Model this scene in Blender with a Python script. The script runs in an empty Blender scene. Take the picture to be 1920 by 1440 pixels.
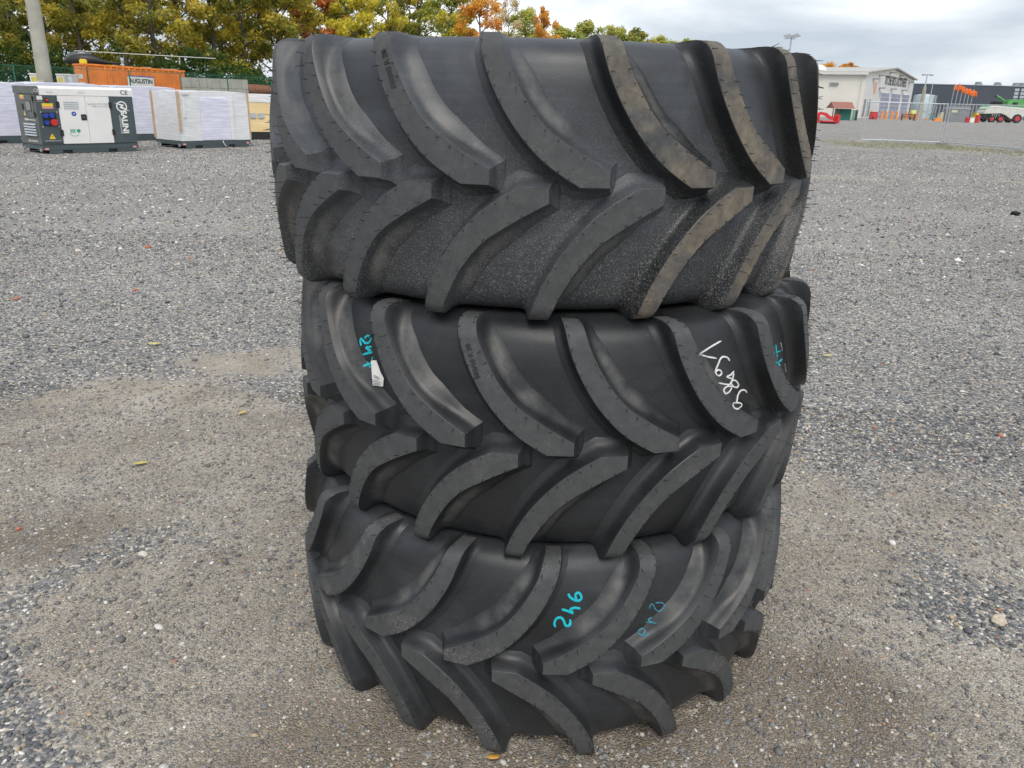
import bpy, bmesh, math, random
import numpy as np
from mathutils import Matrix, Vector
R_ = math.radians
random.seed(7)
rng = np.random.default_rng(7)
scene = bpy.context.scene
COL = scene.collection

# ------------------------------------------------------------------ camera
EYE = 1.65
PITCH, ROLL, FPX = R_(19.903), R_(1.695), 1483.76      # focal length in pixels of a 1920 wide frame
CF = Vector((0, math.cos(PITCH), -math.sin(PITCH)))
CU = Vector((0, math.sin(PITCH), math.cos(PITCH)))
CX = Vector((1, 0, 0)) * math.cos(ROLL) + CU * math.sin(ROLL)
CY = Vector((-1, 0, 0)) * math.sin(ROLL) + CU * math.cos(ROLL)
cam_data = bpy.data.cameras.new('camera')
cam = bpy.data.objects.new('camera', cam_data)
COL.objects.link(cam)
cam.matrix_world = Matrix(((CX.x, CY.x, -CF.x, 0), (CX.y, CY.y, -CF.y, 0), (CX.z, CY.z, -CF.z, EYE), (0, 0, 0, 1)))
cam_data.sensor_width = 36
cam_data.lens = FPX / 1920 * 36
cam_data.clip_start = 0.05
cam_data.clip_end = 3000
scene.camera = cam

def at(px, py, dist):
    """world point seen towards a direction, at a given forward distance"""
    d = CF + CX * ((px - 960) / FPX) - CY * ((py - 720) / FPX)
    return Vector((0, 0, EYE)) + d * (dist / d.y)

# ------------------------------------------------------------------ sky and sun
SUN_EL, SUN_AZ = R_(52), R_(176)       # azimuth clockwise from +Y: the veiled sun stands high behind the camera
world = bpy.data.worlds.new('World')
scene.world = world
world.use_nodes = True
wn, wl = world.node_tree.nodes, world.node_tree.links
wn.clear()
w_out = wn.new('ShaderNodeOutputWorld')
w_bg = wn.new('ShaderNodeBackground')
w_bg.inputs['Strength'].default_value = 0.1
w_sky = wn.new('ShaderNodeTexSky')
w_sky.sky_type = 'NISHITA'
w_sky.sun_disc = False
w_sky.sun_elevation = SUN_EL
w_sky.sun_rotation = SUN_AZ
w_sky.air_density = 1.0
w_sky.dust_density = 2.0
w_tc = wn.new('ShaderNodeTexCoord')
w_map = wn.new('ShaderNodeMapping')
w_map.inputs['Scale'].default_value = (1.0, 1.0, 3.2)
w_map.inputs['Rotation'].default_value = (0.0, R_(-6), 0.3)
w_n1 = wn.new('ShaderNodeTexNoise')
w_n1.inputs['Scale'].default_value = 2.9
w_n1.inputs['Detail'].default_value = 9
w_n1.inputs['Roughness'].default_value = 0.52
w_n1.inputs['Distortion'].default_value = 0.35
w_cr = wn.new('ShaderNodeValToRGB')
e = w_cr.color_ramp.elements
e[0].position, e[0].color = 0.38, (4.1, 4.65, 5.3, 1)
e[1].position, e[1].color = 0.62, (8.7, 8.8, 8.9, 1)
m_ = e.new(0.49); m_.color = (5.8, 6.2, 6.7, 1)
w_mix = wn.new('ShaderNodeMixRGB')
w_mix.inputs['Fac'].default_value = 0.9
wl.new(w_tc.outputs['Generated'], w_map.inputs['Vector'])
wl.new(w_map.outputs['Vector'], w_n1.inputs['Vector'])
wl.new(w_n1.outputs['Fac'], w_cr.inputs['Fac'])
wl.new(w_sky.outputs['Color'], w_mix.inputs['Color1'])
wl.new(w_cr.outputs['Color'], w_mix.inputs['Color2'])
wl.new(w_mix.outputs['Color'], w_bg.inputs['Color'])
wl.new(w_bg.outputs['Background'], w_out.inputs['Surface'])
sun_data = bpy.data.lights.new('sun', 'SUN')
sun_data.energy = 1.5
sun_data.angle = R_(30)
sun_data.color = (1.0, 0.95, 0.88)
sun = bpy.data.objects.new('sun', sun_data)
COL.objects.link(sun)
sd = Vector((math.sin(SUN_AZ) * math.cos(SUN_EL), math.cos(SUN_AZ) * math.cos(SUN_EL), math.sin(SUN_EL)))
sun.rotation_euler = sd.to_track_quat('Z', 'Y').to_euler()
sun.location = (0, 0, 30)
vs = scene.view_settings
vs.view_transform = 'Standard'
vs.look = 'None'
vs.exposure = 0.55
vs.gamma = 1
vs.use_curve_mapping = False
scene.cycles.use_denoising = True
scene.cycles.use_adaptive_sampling = True
scene.cycles.adaptive_threshold = 0.03
scene.cycles.max_bounces = 4
scene.cycles.diffuse_bounces = 2
scene.cycles.glossy_bounces = 2
scene.cycles.transparent_max_bounces = 8

# ------------------------------------------------------------------ helpers
def tag(o, label=None, cat=None, group=None, kind=None):
    if label: o['label'] = label
    if cat: o['category'] = cat
    if group: o['group'] = group
    if kind: o['kind'] = kind
    return o

def empty(name, loc=(0, 0, 0), rz=0.0, parent=None):
    o = bpy.data.objects.new(name, None)
    o.empty_display_size = 0.2
    COL.objects.link(o)
    o.location = loc
    o.rotation_euler = (0, 0, rz)
    o.parent = parent
    return o

def link(name, me, parent=None, mat=None):
    o = bpy.data.objects.new(name, me)
    COL.objects.link(o)
    o.parent = parent
    if mat is not None:
        if len(me.materials) == 0: me.materials.append(mat)
    return o

def meshdata(name, V, Fc, mat=None, smooth=False, sharp=None):
    me = bpy.data.meshes.new(name)
    me.from_pydata([tuple(v) for v in V], [], [tuple(f) for f in Fc])
    me.update()
    if mat is not None: me.materials.append(mat)
    if smooth:
        me.polygons.foreach_set('use_smooth', [True] * len(me.polygons))
        if sharp is not None: me.set_sharp_from_angle(angle=R_(sharp))
    return me

class MB:
    """collects solids; build() links them as one mesh object"""
    def __init__(s): s.V = []; s.F = []
    def add(s, V, Fc):
        b = len(s.V); s.V += [Vector(v) for v in V]; s.F += [[i + b for i in f] for f in Fc]; return s
    def box(s, a, b, bev=0.0):
        x0, y0, z0 = a; x1, y1, z1 = b
        if bev <= 0:
            V = [(x0,y0,z0),(x1,y0,z0),(x1,y1,z0),(x0,y1,z0),(x0,y0,z1),(x1,y0,z1),(x1,y1,z1),(x0,y1,z1)]
            return s.add(V, [(0,3,2,1),(4,5,6,7),(0,1,5,4),(1,2,6,5),(2,3,7,6),(3,0,4,7)])
        bm = bmesh.new(); bmesh.ops.create_cube(bm, size=1)
        for v in bm.verts: v.co = Vector(((x0+x1)/2 + v.co.x*(x1-x0), (y0+y1)/2 + v.co.y*(y1-y0), (z0+z1)/2 + v.co.z*(z1-z0)))
        bmesh.ops.bevel(bm, geom=bm.edges[:], offset=bev, segments=2, affect='EDGES')
        bm.verts.index_update()
        s.add([v.co for v in bm.verts], [[v.index for v in f.verts] for f in bm.faces]); bm.free(); return s
    def tube(s, pts, r, n=8, r1=None, cap=True):
        pts = [Vector(p) for p in pts]; b = len(s.V); m = len(pts)
        prev = None
        for i, p in enumerate(pts):
            t = (pts[min(i+1, m-1)] - pts[max(i-1, 0)]).normalized()
            ref = Vector((0,0,1)) if abs(t.z) < 0.9 else Vector((1,0,0))
            if prev is None: a = t.cross(ref).normalized()
            else: a = (prev - t * prev.dot(t)).normalized()
            prev = a; c = t.cross(a)
            if isinstance(r, (list, tuple)): rr = r[i]
            else: rr = r if r1 is None else r + (r1 - r) * i / (m - 1)
            for k in range(n):
                an = 2 * math.pi * k / n
                s.V.append(p + a * (rr * math.cos(an)) + c * (rr * math.sin(an)))
        for i in range(m - 1):
            for k in range(n):
                s.F.append([b+i*n+k, b+i*n+(k+1) % n, b+(i+1)*n+(k+1) % n, b+(i+1)*n+k])
        if cap:
            s.F.append([b + k for k in range(n)][::-1]); s.F.append([b+(m-1)*n+k for k in range(n)])
        return s
    def prism(s, poly, ax, a, b):
        """extrude a 2d polygon along axis ax ('x','y','z') from a to b"""
        n = len(poly); base = len(s.V)
        for w in (a, b):
            for (u, v) in poly:
                s.V.append(Vector({'x': (w,u,v), 'y': (u,w,v), 'z': (u,v,w)}[ax]))
        s.F.append([base+i for i in range(n)]); s.F.append([base+n+i for i in range(n)][::-1])
        for i in range(n):
            j = (i+1) % n; s.F.append([base+i, base+n+i, base+n+j, base+j])
        return s
    def lathe(s, prof, n=24, c=(0,0,0), ax='z'):
        b = len(s.V); m = len(prof)
        for (r, z) in prof:
            for k in range(n):
                an = 2*math.pi*k/n; x, y = r*math.cos(an), r*math.sin(an)
                v = {'z': (x,y,z), 'y': (x,z,y), 'x': (z,x,y)}[ax]
                s.V.append(Vector(v) + Vector(c))
        for i in range(m-1):
            for k in range(n):
                s.F.append([b+i*n+k, b+i*n+(k+1)%n, b+(i+1)*n+(k+1)%n, b+(i+1)*n+k])
        if prof[0][0] > 0: s.F.append([b+k for k in range(n)][::-1])
        if prof[-1][0] > 0: s.F.append([b+(m-1)*n+k for k in range(n)])
        return s
    def mesh(s, name, mat, smooth=False, sharp=35):
        me = meshdata(name, s.V, s.F, mat)
        bm = bmesh.new(); bm.from_mesh(me); bmesh.ops.recalc_face_normals(bm, faces=bm.faces); bm.to_mesh(me); bm.free()
        if smooth:
            me.polygons.foreach_set('use_smooth', [True]*len(me.polygons)); me.set_sharp_from_angle(angle=R_(sharp))
        return me
    def build(s, name, mat, parent=None, smooth=False, sharp=35):
        return link(name, s.mesh(name, mat, smooth, sharp), parent)

# ---- node helpers
def new_mat(name):
    m = bpy.data.materials.new(name); m.use_nodes = True
    nt = m.node_tree; bs = nt.nodes['Principled BSDF']
    return m, nt.nodes, nt.links, bs
def nd(N, t, **kw):
    n = N.new(t)
    for k, v in kw.items():
        if k in n.inputs: n.inputs[k].default_value = v
        else: setattr(n, k, v)
    return n
def ramp(N, stops, interp='LINEAR'):
    n = N.new('ShaderNodeValToRGB'); el = n.color_ramp.elements; n.color_ramp.interpolation = interp
    el[0].position, el[0].color = stops[0][0], (*stops[0][1], 1)
    el[1].position, el[1].color = stops[-1][0], (*stops[-1][1], 1)
    for p, c in stops[1:-1]:
        q = el.new(p); q.color = (*c, 1)
    return n
def g3(v): return (v, v, v)
def noisy(name, col, rough=0.6, var=0.15, scale=6.0, bump=0.0, bscale=60.0, metal=0.0, spec=0.5, coords='Position', col2=None, grime=None):
    """base colour with uneven tone, optional second colour and fine relief"""
    m, N, L, bs = new_mat(name)
    geo = N.new('ShaderNodeNewGeometry') if coords == 'Position' else N.new('ShaderNodeTexCoord')
    vec = geo.outputs['Position'] if coords == 'Position' else geo.outputs[coords]
    n1 = nd(N, 'ShaderNodeTexNoise', Scale=scale, Detail=6.0, Roughness=0.6)
    L.new(vec, n1.inputs['Vector'])
    lo = tuple(c * (1 - var) for c in col); hi = tuple(min(1, c * (1 + var)) for c in (col2 or col))
    r1 = ramp(N, [(0.3, lo), (0.7, hi)])
    L.new(n1.outputs['Fac'], r1.inputs['Fac']); L.new(r1.outputs['Color'], bs.inputs['Base Color'])
    bs.inputs['Roughness'].default_value = rough
    bs.inputs['Metallic'].default_value = metal
    bs.inputs['Specular IOR Level'].default_value = spec
    if bump > 0:
        n2 = nd(N, 'ShaderNodeTexNoise', Scale=bscale, Detail=4.0)
        L.new(vec, n2.inputs['Vector'])
        b = nd(N, 'ShaderNodeBump', Strength=bump, Distance=0.01)
        L.new(n2.outputs['Fac'], b.inputs['Height']); L.new(b.outputs['Normal'], bs.inputs['Normal'])
    return m

# value noise used for the lie of the ground
_perm = rng.random((64, 64))
def vnoise(x, y, sc):
    x = np.asarray(x) * sc + 100.37; y = np.asarray(y) * sc + 77.1
    xi = np.floor(x).astype(int); yi = np.floor(y).astype(int); fx = x - xi; fy = y - yi
    fx = fx*fx*(3-2*fx); fy = fy*fy*(3-2*fy)
    a = _perm[xi % 64, yi % 64]; b = _perm[(xi+1) % 64, yi % 64]; c = _perm[xi % 64, (yi+1) % 64]; d = _perm[(xi+1) % 64, (yi+1) % 64]
    return (a*(1-fx)+b*fx)*(1-fy) + (c*(1-fx)+d*fx)*fy
def fbm(x, y, sc, o=4):
    s = 0; a = 0.5; t = 0
    for i in range(o):
        s = s + a*vnoise(x, y, sc); t += a; a *= 0.5; sc *= 2.03
    return s / t
def blob(x, y, cx, cy, rx, ry, soft=0.35):
    d = np.sqrt(((x-cx)/rx)**2 + ((y-cy)/ry)**2)
    return np.clip((1 + soft - d) / (2*soft), 0, 1)
def smooth(a, b, v):
    t = np.clip((v-a)/(b-a), 0, 1); return t*t*(3-2*t)
def packed(x, y):
    """1 where the yard is trodden fines, 0 where loose gravel lies on it"""
    x = np.asarray(x, float); y = np.asarray(y, float)
    n = fbm(x, y, 1.1, 5) - 0.5
    n2 = fbm(x+31, y-12, 0.35, 4) - 0.5
    v = np.maximum.reduce([
        blob(x, y, -1.75, 3.35, 1.15, 1.05), blob(x, y, -0.9, 2.3, 0.75, 1.1), blob(x, y, -0.3, 1.5, 1.0, 0.7),
        blob(x, y, 0.8, 1.6, 0.9, 0.8), blob(x, y, 1.4, 1.75, 0.6, 0.4), blob(x, y, 0.1, 2.4, 1.1, 1.1),
        0.8*blob(x, y, -1.2, 4.9, 1.0, 0.45), 0.45*blob(x, y, 2.1, 3.0, 0.5, 0.6), 0.6*blob(x, y, 1.15, 2.9, 0.45, 0.6)])
    v = np.maximum(v, blob(x, y, -2.2, 2.75, 0.95, 0.6)) - 1.3*blob(x, y, -1.62, 1.5, 0.62, 0.42, 0.45)
    far = 0.55*blob(y*0+1, y - 0.10*x, 1, 19.0, 3, 1.6) * (x > 2)
    return np.clip(smooth(0.08, 0.98, v + n*1.25 + n2*0.5) + far*smooth(-0.1, 0.2, n2+n), 0, 1)
def damp_and_contact(x, y):
    """1 where brown mud stays wet; also paints contact shade at the foot of the stack"""
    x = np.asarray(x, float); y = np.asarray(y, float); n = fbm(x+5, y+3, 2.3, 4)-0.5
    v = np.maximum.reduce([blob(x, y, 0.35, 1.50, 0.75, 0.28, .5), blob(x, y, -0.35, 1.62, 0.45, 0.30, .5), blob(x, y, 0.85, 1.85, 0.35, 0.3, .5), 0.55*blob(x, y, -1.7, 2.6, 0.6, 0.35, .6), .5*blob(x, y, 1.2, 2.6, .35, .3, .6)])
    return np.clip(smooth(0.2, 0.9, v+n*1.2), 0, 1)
def lie(x, y):
    """height of the yard"""
    near = 1 - smooth(9, 16, np.hypot(x, y))
    w = (fbm(x, y, 0.9, 4) - 0.5)*0.035 + (fbm(x+9, y+5, 6.0, 3) - 0.5)*0.012*(1-0.4*packed(x, y))
    stack = blob(x, y, 0.1, 2.38, 0.9, 0.9, 0.2)
    return near * w * (1 - 0.85*stack) - 0.004
# ------------------------------------------------------------------ the yard
def grow(step, rate, lim):
    o = [0.0]; s = step
    while o[-1] < lim: o.append(o[-1] + s); s *= rate
    return np.array(o)
gx = grow(0.03, 1.024, 900); gx = np.concatenate([-gx[:0:-1], gx])
gy = np.concatenate([1.9 - grow(0.05, 1.06, 120)[:0:-1], 1.9 + grow(0.03, 1.024, 900)])
GX, GY = np.meshgrid(gx, gy)
gz = lie(GX, GY)
nx, ny = len(gx), len(gy)
me = bpy.data.meshes.new('ground')
idx = np.arange(nx*ny).reshape(ny, nx)
quads = np.stack([idx[:-1, :-1], idx[:-1, 1:], idx[1:, 1:], idx[1:, :-1]], -1).reshape(-1, 4)
me.vertices.add(nx*ny); me.vertices.foreach_set('co', np.stack([GX, GY, gz], -1).astype(np.float32).ravel())
me.loops.add(quads.size); me.loops.foreach_set('vertex_index', quads.ravel().astype(np.int32))
me.polygons.add(len(quads)); me.polygons.foreach_set('loop_start', (np.arange(len(quads))*4).astype(np.int32))
me.update(calc_edges=True); me.validate()
me.polygons.foreach_set('use_smooth', np.ones(len(quads), bool))
at_ = me.attributes.new('packed', 'FLOAT', 'POINT'); at_.data.foreach_set('value', packed(GX, GY).astype(np.float32).ravel())

at_ = me.attributes.new('damp_and_contact', 'FLOAT', 'POINT'); at_.data.foreach_set('value', damp_and_contact(GX, GY).astype(np.float32).ravel())

def ground_material():
    m, N, L, bs = new_mat('gravel_yard')
    geo = N.new('ShaderNodeNewGeometry'); P = geo.outputs['Position']
    at = N.new('ShaderNodeAttribute'); at.attribute_name = 'packed'
    # fine gravel
    def cells(scale, rnd=1.0):
        v = nd(N, 'ShaderNodeTexVoronoi', Scale=scale, Randomness=rnd); L.new(P, v.inputs['Vector']); return v
    v1 = cells(85); v2 = cells(170); v3 = cells(30)
    sep = N.new('ShaderNodeSeparateColor'); L.new(v1.outputs['Color'], sep.inputs['Color'])
    c1 = ramp(N, [(0.0, (0.078,0.0832,0.0936)), (0.35, (0.13,0.138,0.153)), (0.55, (0.215,0.218,0.225)), (0.7, (0.286,0.273,0.254)), (0.84, (0.39,0.338,0.26)), (0.92, (0.546,0.507,0.442)), (0.985, (0.78,0.741,0.676)), (1.0, (0.416,0.156,0.078))])
    L.new(sep.outputs['Red'], c1.inputs['Fac'])
    sep2 = N.new('ShaderNodeSeparateColor'); L.new(v2.outputs['Color'], sep2.inputs['Color'])
    c2 = ramp(N, [(0.0, (0.127,0.117,0.104)), (0.35, (0.265,0.241,0.207)), (0.7, (0.391,0.356,0.303)), (0.9, (0.489,0.442,0.372)), (1.0, (0.607,0.567,0.502))])
    L.new(sep2.outputs['Green'], c2.inputs['Fac'])
    # fines: soft clay-grey; wet mud tone doubles as painted contact shade by the tyres
    n1 = nd(N, 'ShaderNodeTexNoise', Scale=2.1, Detail=5.0, Roughness=0.68); L.new(P, n1.inputs['Vector'])
    f1 = ramp(N, [(0.32, (0.237,0.2,0.155)), (0.44, (0.372,0.323,0.255)), (0.55, (0.479,0.428,0.353)), (0.66, (0.613,0.57,0.501))]); L.new(n1.outputs['Fac'], f1.inputs['Fac'])
    mixf = nd(N, 'ShaderNodeMixRGB', Fac=0.52); L.new(f1.outputs['Color'], mixf.inputs['Color1']); L.new(c2.outputs['Color'], mixf.inputs['Color2'])
    dm = N.new('ShaderNodeAttribute'); dm.attribute_name = 'damp_and_contact'
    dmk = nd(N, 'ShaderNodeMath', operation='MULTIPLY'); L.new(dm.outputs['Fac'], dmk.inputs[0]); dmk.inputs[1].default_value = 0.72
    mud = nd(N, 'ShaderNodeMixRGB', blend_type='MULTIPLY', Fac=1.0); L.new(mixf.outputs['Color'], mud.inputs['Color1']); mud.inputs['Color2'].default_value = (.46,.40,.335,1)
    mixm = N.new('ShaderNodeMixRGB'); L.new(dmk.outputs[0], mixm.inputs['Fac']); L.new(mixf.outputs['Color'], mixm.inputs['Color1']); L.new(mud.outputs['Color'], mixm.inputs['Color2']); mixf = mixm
    # loose gravel mixed with its own fines
    mixg = nd(N, 'ShaderNodeMixRGB', Fac=0.12); L.new(c1.outputs['Color'], mixg.inputs['Color1']); L.new(c2.outputs['Color'], mixg.inputs['Color2'])
    n2 = nd(N, 'ShaderNodeTexNoise', Scale=0.35, Detail=4.0, Roughness=0.6); L.new(P, n2.inputs['Vector'])
    t2 = ramp(N, [(0.3, g3(0.84)), (0.7, g3(1.22))]); L.new(n2.outputs['Fac'], t2.inputs['Fac'])
    mul = nd(N, 'ShaderNodeMixRGB', blend_type='MULTIPLY', Fac=1.0); L.new(mixg.outputs['Color'], mul.inputs['Color1']); L.new(t2.outputs['Color'], mul.inputs['Color2'])
    # grain-level edge of the packed areas
    n3 = nd(N, 'ShaderNodeTexNoise', Scale=14.0, Detail=3.0); L.new(P, n3.inputs['Vector'])
    ad = nd(N, 'ShaderNodeMath', operation='MULTIPLY_ADD'); L.new(n3.outputs['Fac'], ad.inputs[0]); ad.inputs[1].default_value = 1.1; 
    sb = nd(N, 'ShaderNodeMath', operation='SUBTRACT'); L.new(at.outputs['Fac'], sb.inputs[0]); sb.inputs[1].default_value = 0.55; L.new(sb.outputs[0], ad.inputs[2])
    mr = nd(N, 'ShaderNodeMapRange'); mr.inputs['From Min'].default_value = 0.35; mr.inputs['From Max'].default_value = 0.75; L.new(ad.outputs[0], mr.inputs['Value'])
    fin = N.new('ShaderNodeMixRGB'); L.new(mr.outputs['Result'], fin.inputs['Fac']); L.new(mul.outputs['Color'], fin.inputs['Color1']); L.new(mixf.outputs['Color'], fin.inputs['Color2'])
    # scattered larger pale pebbles
    sep3 = N.new('ShaderNodeSeparateColor'); L.new(v3.outputs['Color'], sep3.inputs['Color'])
    g1 = nd(N, 'ShaderNodeMath', operation='GREATER_THAN'); L.new(sep3.outputs['Blue'], g1.inputs[0]); g1.inputs[1].default_value = 0.93
    l1 = nd(N, 'ShaderNodeMath', operation='LESS_THAN'); L.new(v3.outputs['Distance'], l1.inputs[0]); l1.inputs[1].default_value = 0.34
    mm = nd(N, 'ShaderNodeMath', operation='MULTIPLY'); L.new(g1.outputs[0], mm.inputs[0]); L.new(l1.outputs[0], mm.inputs[1])
    c3 = ramp(N, [(0.0, (.40,.35,.27)), (0.5, (.46,.43,.38)), (0.8, (.30,.27,.22)), (1.0, (.34,.22,.15))]); L.new(sep3.outputs['Red'], c3.inputs['Fac'])
    fin2 = N.new('ShaderNodeMixRGB'); L.new(mm.outputs[0], fin2.inputs['Fac']); L.new(fin.outputs['Color'], fin2.inputs['Color1']); L.new(c3.outputs['Color'], fin2.inputs['Color2'])
    L.new(fin2.outputs['Color'], bs.inputs['Base Color'])
    bs.inputs['Roughness'].default_value = 0.85
    bs.inputs['Specular IOR Level'].default_value = 0.35
    # relief
    inv = nd(N, 'ShaderNodeMath', operation='SUBTRACT'); inv.inputs[0].default_value = 1.0; L.new(v1.outputs['Distance'], inv.inputs[1])
    inv2 = nd(N, 'ShaderNodeMath', operation='SUBTRACT'); inv2.inputs[0].default_value = 1.0; L.new(v2.outputs['Distance'], inv2.inputs[1])
    hm = N.new('ShaderNodeMixRGB'); L.new(mr.outputs['Result'], hm.inputs['Fac']); L.new(inv.outputs[0], hm.inputs['Color1']); L.new(inv2.outputs[0], hm.inputs['Color2'])
    b = nd(N, 'ShaderNodeBump', Strength=0.75, Distance=0.010); L.new(hm.outputs['Color'], b.inputs['Height']); L.new(b.outputs['Normal'], bs.inputs['Normal'])
    return m
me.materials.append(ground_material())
ground = link('ground', me)
tag(ground, 'grey gravel yard with patches of trodden fines', kind='structure')

# loose stones lying on the yard
PAL = [((.075,.08,.089), 26), ((.125,.13,.14), 22), ((.19,.19,.188), 18), ((.28,.268,.25), 14), ((.40,.345,.265), 8), ((.52,.47,.39), 4.5), ((.66,.64,.60), 3.5), ((.42,.31,.17), 1.6), ((.36,.15,.09), 0.7), ((.155,.17,.195), 5)]
def ico():
    t = (1+5**.5)/2
    v = np.array([(-1,t,0),(1,t,0),(-1,-t,0),(1,-t,0),(0,-1,t),(0,1,t),(0,-1,-t),(0,1,-t),(t,0,-1),(t,0,1),(-t,0,-1),(-t,0,1)], float)
    f = np.array([(0,11,5),(0,5,1),(0,1,7),(0,7,10),(0,10,11),(1,5,9),(5,11,4),(11,10,2),(10,7,6),(7,1,8),(3,9,4),(3,4,2),(3,2,6),(3,6,8),(3,8,9),(4,9,5),(2,4,11),(6,2,10),(8,6,7),(9,8,1)])
    return v/np.linalg.norm(v[0]), f
def scatter(n, y0, y1, smin, smax, keep):
    y = np.sqrt(rng.random(n)*(y1*y1-y0*y0)+y0*y0)
    x = (rng.random(n)*2-1)*(0.70*y+0.75)+0.02*y
    k = rng.random(n) < keep(x, y)
    x, y = x[k], y[k]
    s = smin*(smax/smin)**(rng.random(len(x))**1.8)
    return x, y, s
PALF = [((.07,.075,.085), 30), ((.12,.125,.135), 22), ((.30,.28,.25), 10), ((.50,.45,.37), 12), ((.68,.66,.62), 12), ((.44,.33,.18), 2), ((.36,.15,.09), 0.6)]
def stones(name, sets, label, far=False, pal=None):
    pal = pal or (PALF if far else PAL)
    xs, ys, ss = [np.concatenate(q) for q in zip(*sets)]
    hid = np.hypot(xs-0.1, ys-2.38) < 0.55
    xs, ys, ss = xs[~hid], ys[~hid], ss[~hid]
    n = len(xs); v0, f0 = ico()
    if far: v0 = np.array([(1,0,-.2),(0,1,-.2),(-1,0,-.2),(0,-1,-.2),(.1,.1,1)], float); f0 = np.array([(0,1,4),(1,2,4),(2,3,4),(3,0,4)])
    nv = len(v0)
    V = np.repeat(v0[None], n, 0) * (1 + (rng.random((n, nv, 1))-0.5)*0.5)
    sc = np.stack([1+rng.random(n)*0.6, 0.75+rng.random(n)*0.5, 0.38+rng.random(n)*0.4], -1)
    V = V*sc[:, None, :]*ss[:, None, None]
    a = rng.random(n)*6.283; ti = (rng.random(n)-.5)*0.7
    ca, sa, ct, st = np.cos(a), np.sin(a), np.cos(ti), np.sin(ti)
    X = V[..., 0]*ct[:, None] + V[..., 2]*st[:, None]; Z = -V[..., 0]*st[:, None] + V[..., 2]*ct[:, None]
    Y = V[..., 1]
    V = np.stack([X*ca[:, None]-Y*sa[:, None]+xs[:, None], X*sa[:, None]+Y*ca[:, None]+ys[:, None], Z+(lie(xs, ys)+ss*sc[:, 2]*0.45)[:, None]], -1)
    Fa = (f0[None]+np.arange(n)[:, None, None]*nv).reshape(-1, 3)
    me = bpy.data.meshes.new(name)
    me.vertices.add(n*nv); me.vertices.foreach_set('co', V.astype(np.float32).ravel())
    me.loops.add(Fa.size); me.loops.foreach_set('vertex_index', Fa.ravel().astype(np.int32))
    me.polygons.add(len(Fa)); me.polygons.foreach_set('loop_start', (np.arange(len(Fa))*3).astype(np.int32))
    me.update(calc_edges=True)
    w = np.array([q[1] for q in pal]); w = w/w.sum()
    col = np.array([q[0] for q in pal])[rng.choice(len(pal), n, p=w)]*(0.75+rng.random((n, 1))*0.5)
    pk = packed(xs, ys)[:, None]*.28; col = col*(1-pk)+np.array([.34,.315,.275])*pk*(0.8+.4*rng.random((n, 1)))
    ca_ = me.color_attributes.new('tint', 'FLOAT_COLOR', 'POINT')
    ca_.data.foreach_set('color', np.repeat(np.concatenate([col, np.ones((n, 1))], 1), nv, 0).astype(np.float32).ravel())
    m, N, L, bs = new_mat('stone')
    at = N.new('ShaderNodeAttribute'); at.attribute_name = 'tint'
    geo = N.new('ShaderNodeNewGeometry')
    nz = nd(N, 'ShaderNodeTexNoise', Scale=220.0, Detail=4.0); L.new(geo.outputs['Position'], nz.inputs['Vector'])
    rr = ramp(N, [(0.3, g3(0.7)), (0.7, g3(1.25))]); L.new(nz.outputs['Fac'], rr.inputs['Fac'])
    mu = nd(N, 'ShaderNodeMixRGB', blend_type='MULTIPLY', Fac=1.0); L.new(at.outputs['Color'], mu.inputs['Color1']); L.new(rr.outputs['Color'], mu.inputs['Color2'])
    L.new(mu.outputs['Color'], bs.inputs['Base Color']); bs.inputs['Roughness'].default_value = 0.7
    me.materials.append(m)
    o = link(name, me); tag(o, label, kind='stuff'); return o
loose = lambda a, b: (lambda x, y: a + (b-a)*(1-packed(x, y))**1.5)
stones('gravel', [scatter(62000, 1.15, 4.3, .0036, .0095, loose(.05, 1)), scatter(27000, 1.15, 4.4, .0038, .0085, lambda x, y: packed(x, y)*fbm(x, y, 2.2, 3)**2*2.4), scatter(500, 1.2, 5, .010, .017, loose(.3, 1)),
                  scatter(50000, 4.2, 9.5, .0045, .0105, loose(.2, .9)), scatter(900, 4.5, 13, .012, .024, loose(.3, 1))],
       'loose dark and pale gravel lying over the yard')
stones('fine_gravel', [scatter(135000, 1.15, 4.0, .0020, .0058, lambda x, y: .2+.8*packed(x, y))], 'fine grit bedded in the trodden ground', True, PAL)
stones('distant_gravel', [scatter(85000, 8.2, 32, .009, .022, lambda x, y: 0*x+.8), scatter(1500, 8, 34, .022, .04, lambda x, y: 0*x+.8)], 'pale and dark stones over the farther yard', True)
# ------------------------------------------------------------------ tractor tyres
TR, TW, NL = 0.771, 0.300, 19                      # outer radius, half width, lugs in each row
PITCHD = 360.0/NL
def crm(pts, n=6):
    """smooth curve through points"""
    P = np.array(pts, float); P = np.vstack([2*P[0]-P[1], P, 2*P[-1]-P[-2]]); o = []
    for i in range(1, len(P)-2):
        for k in range(n):
            t = k/n; a, b, c, d = P[i-1], P[i], P[i+1], P[i+2]
            o.append(0.5*((2*b)+(-a+c)*t+(2*a-5*b+4*c-d)*t*t+(-a+3*b-3*c+d)*t**3))
    o.append(P[-2]); return np.array(o)
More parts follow.
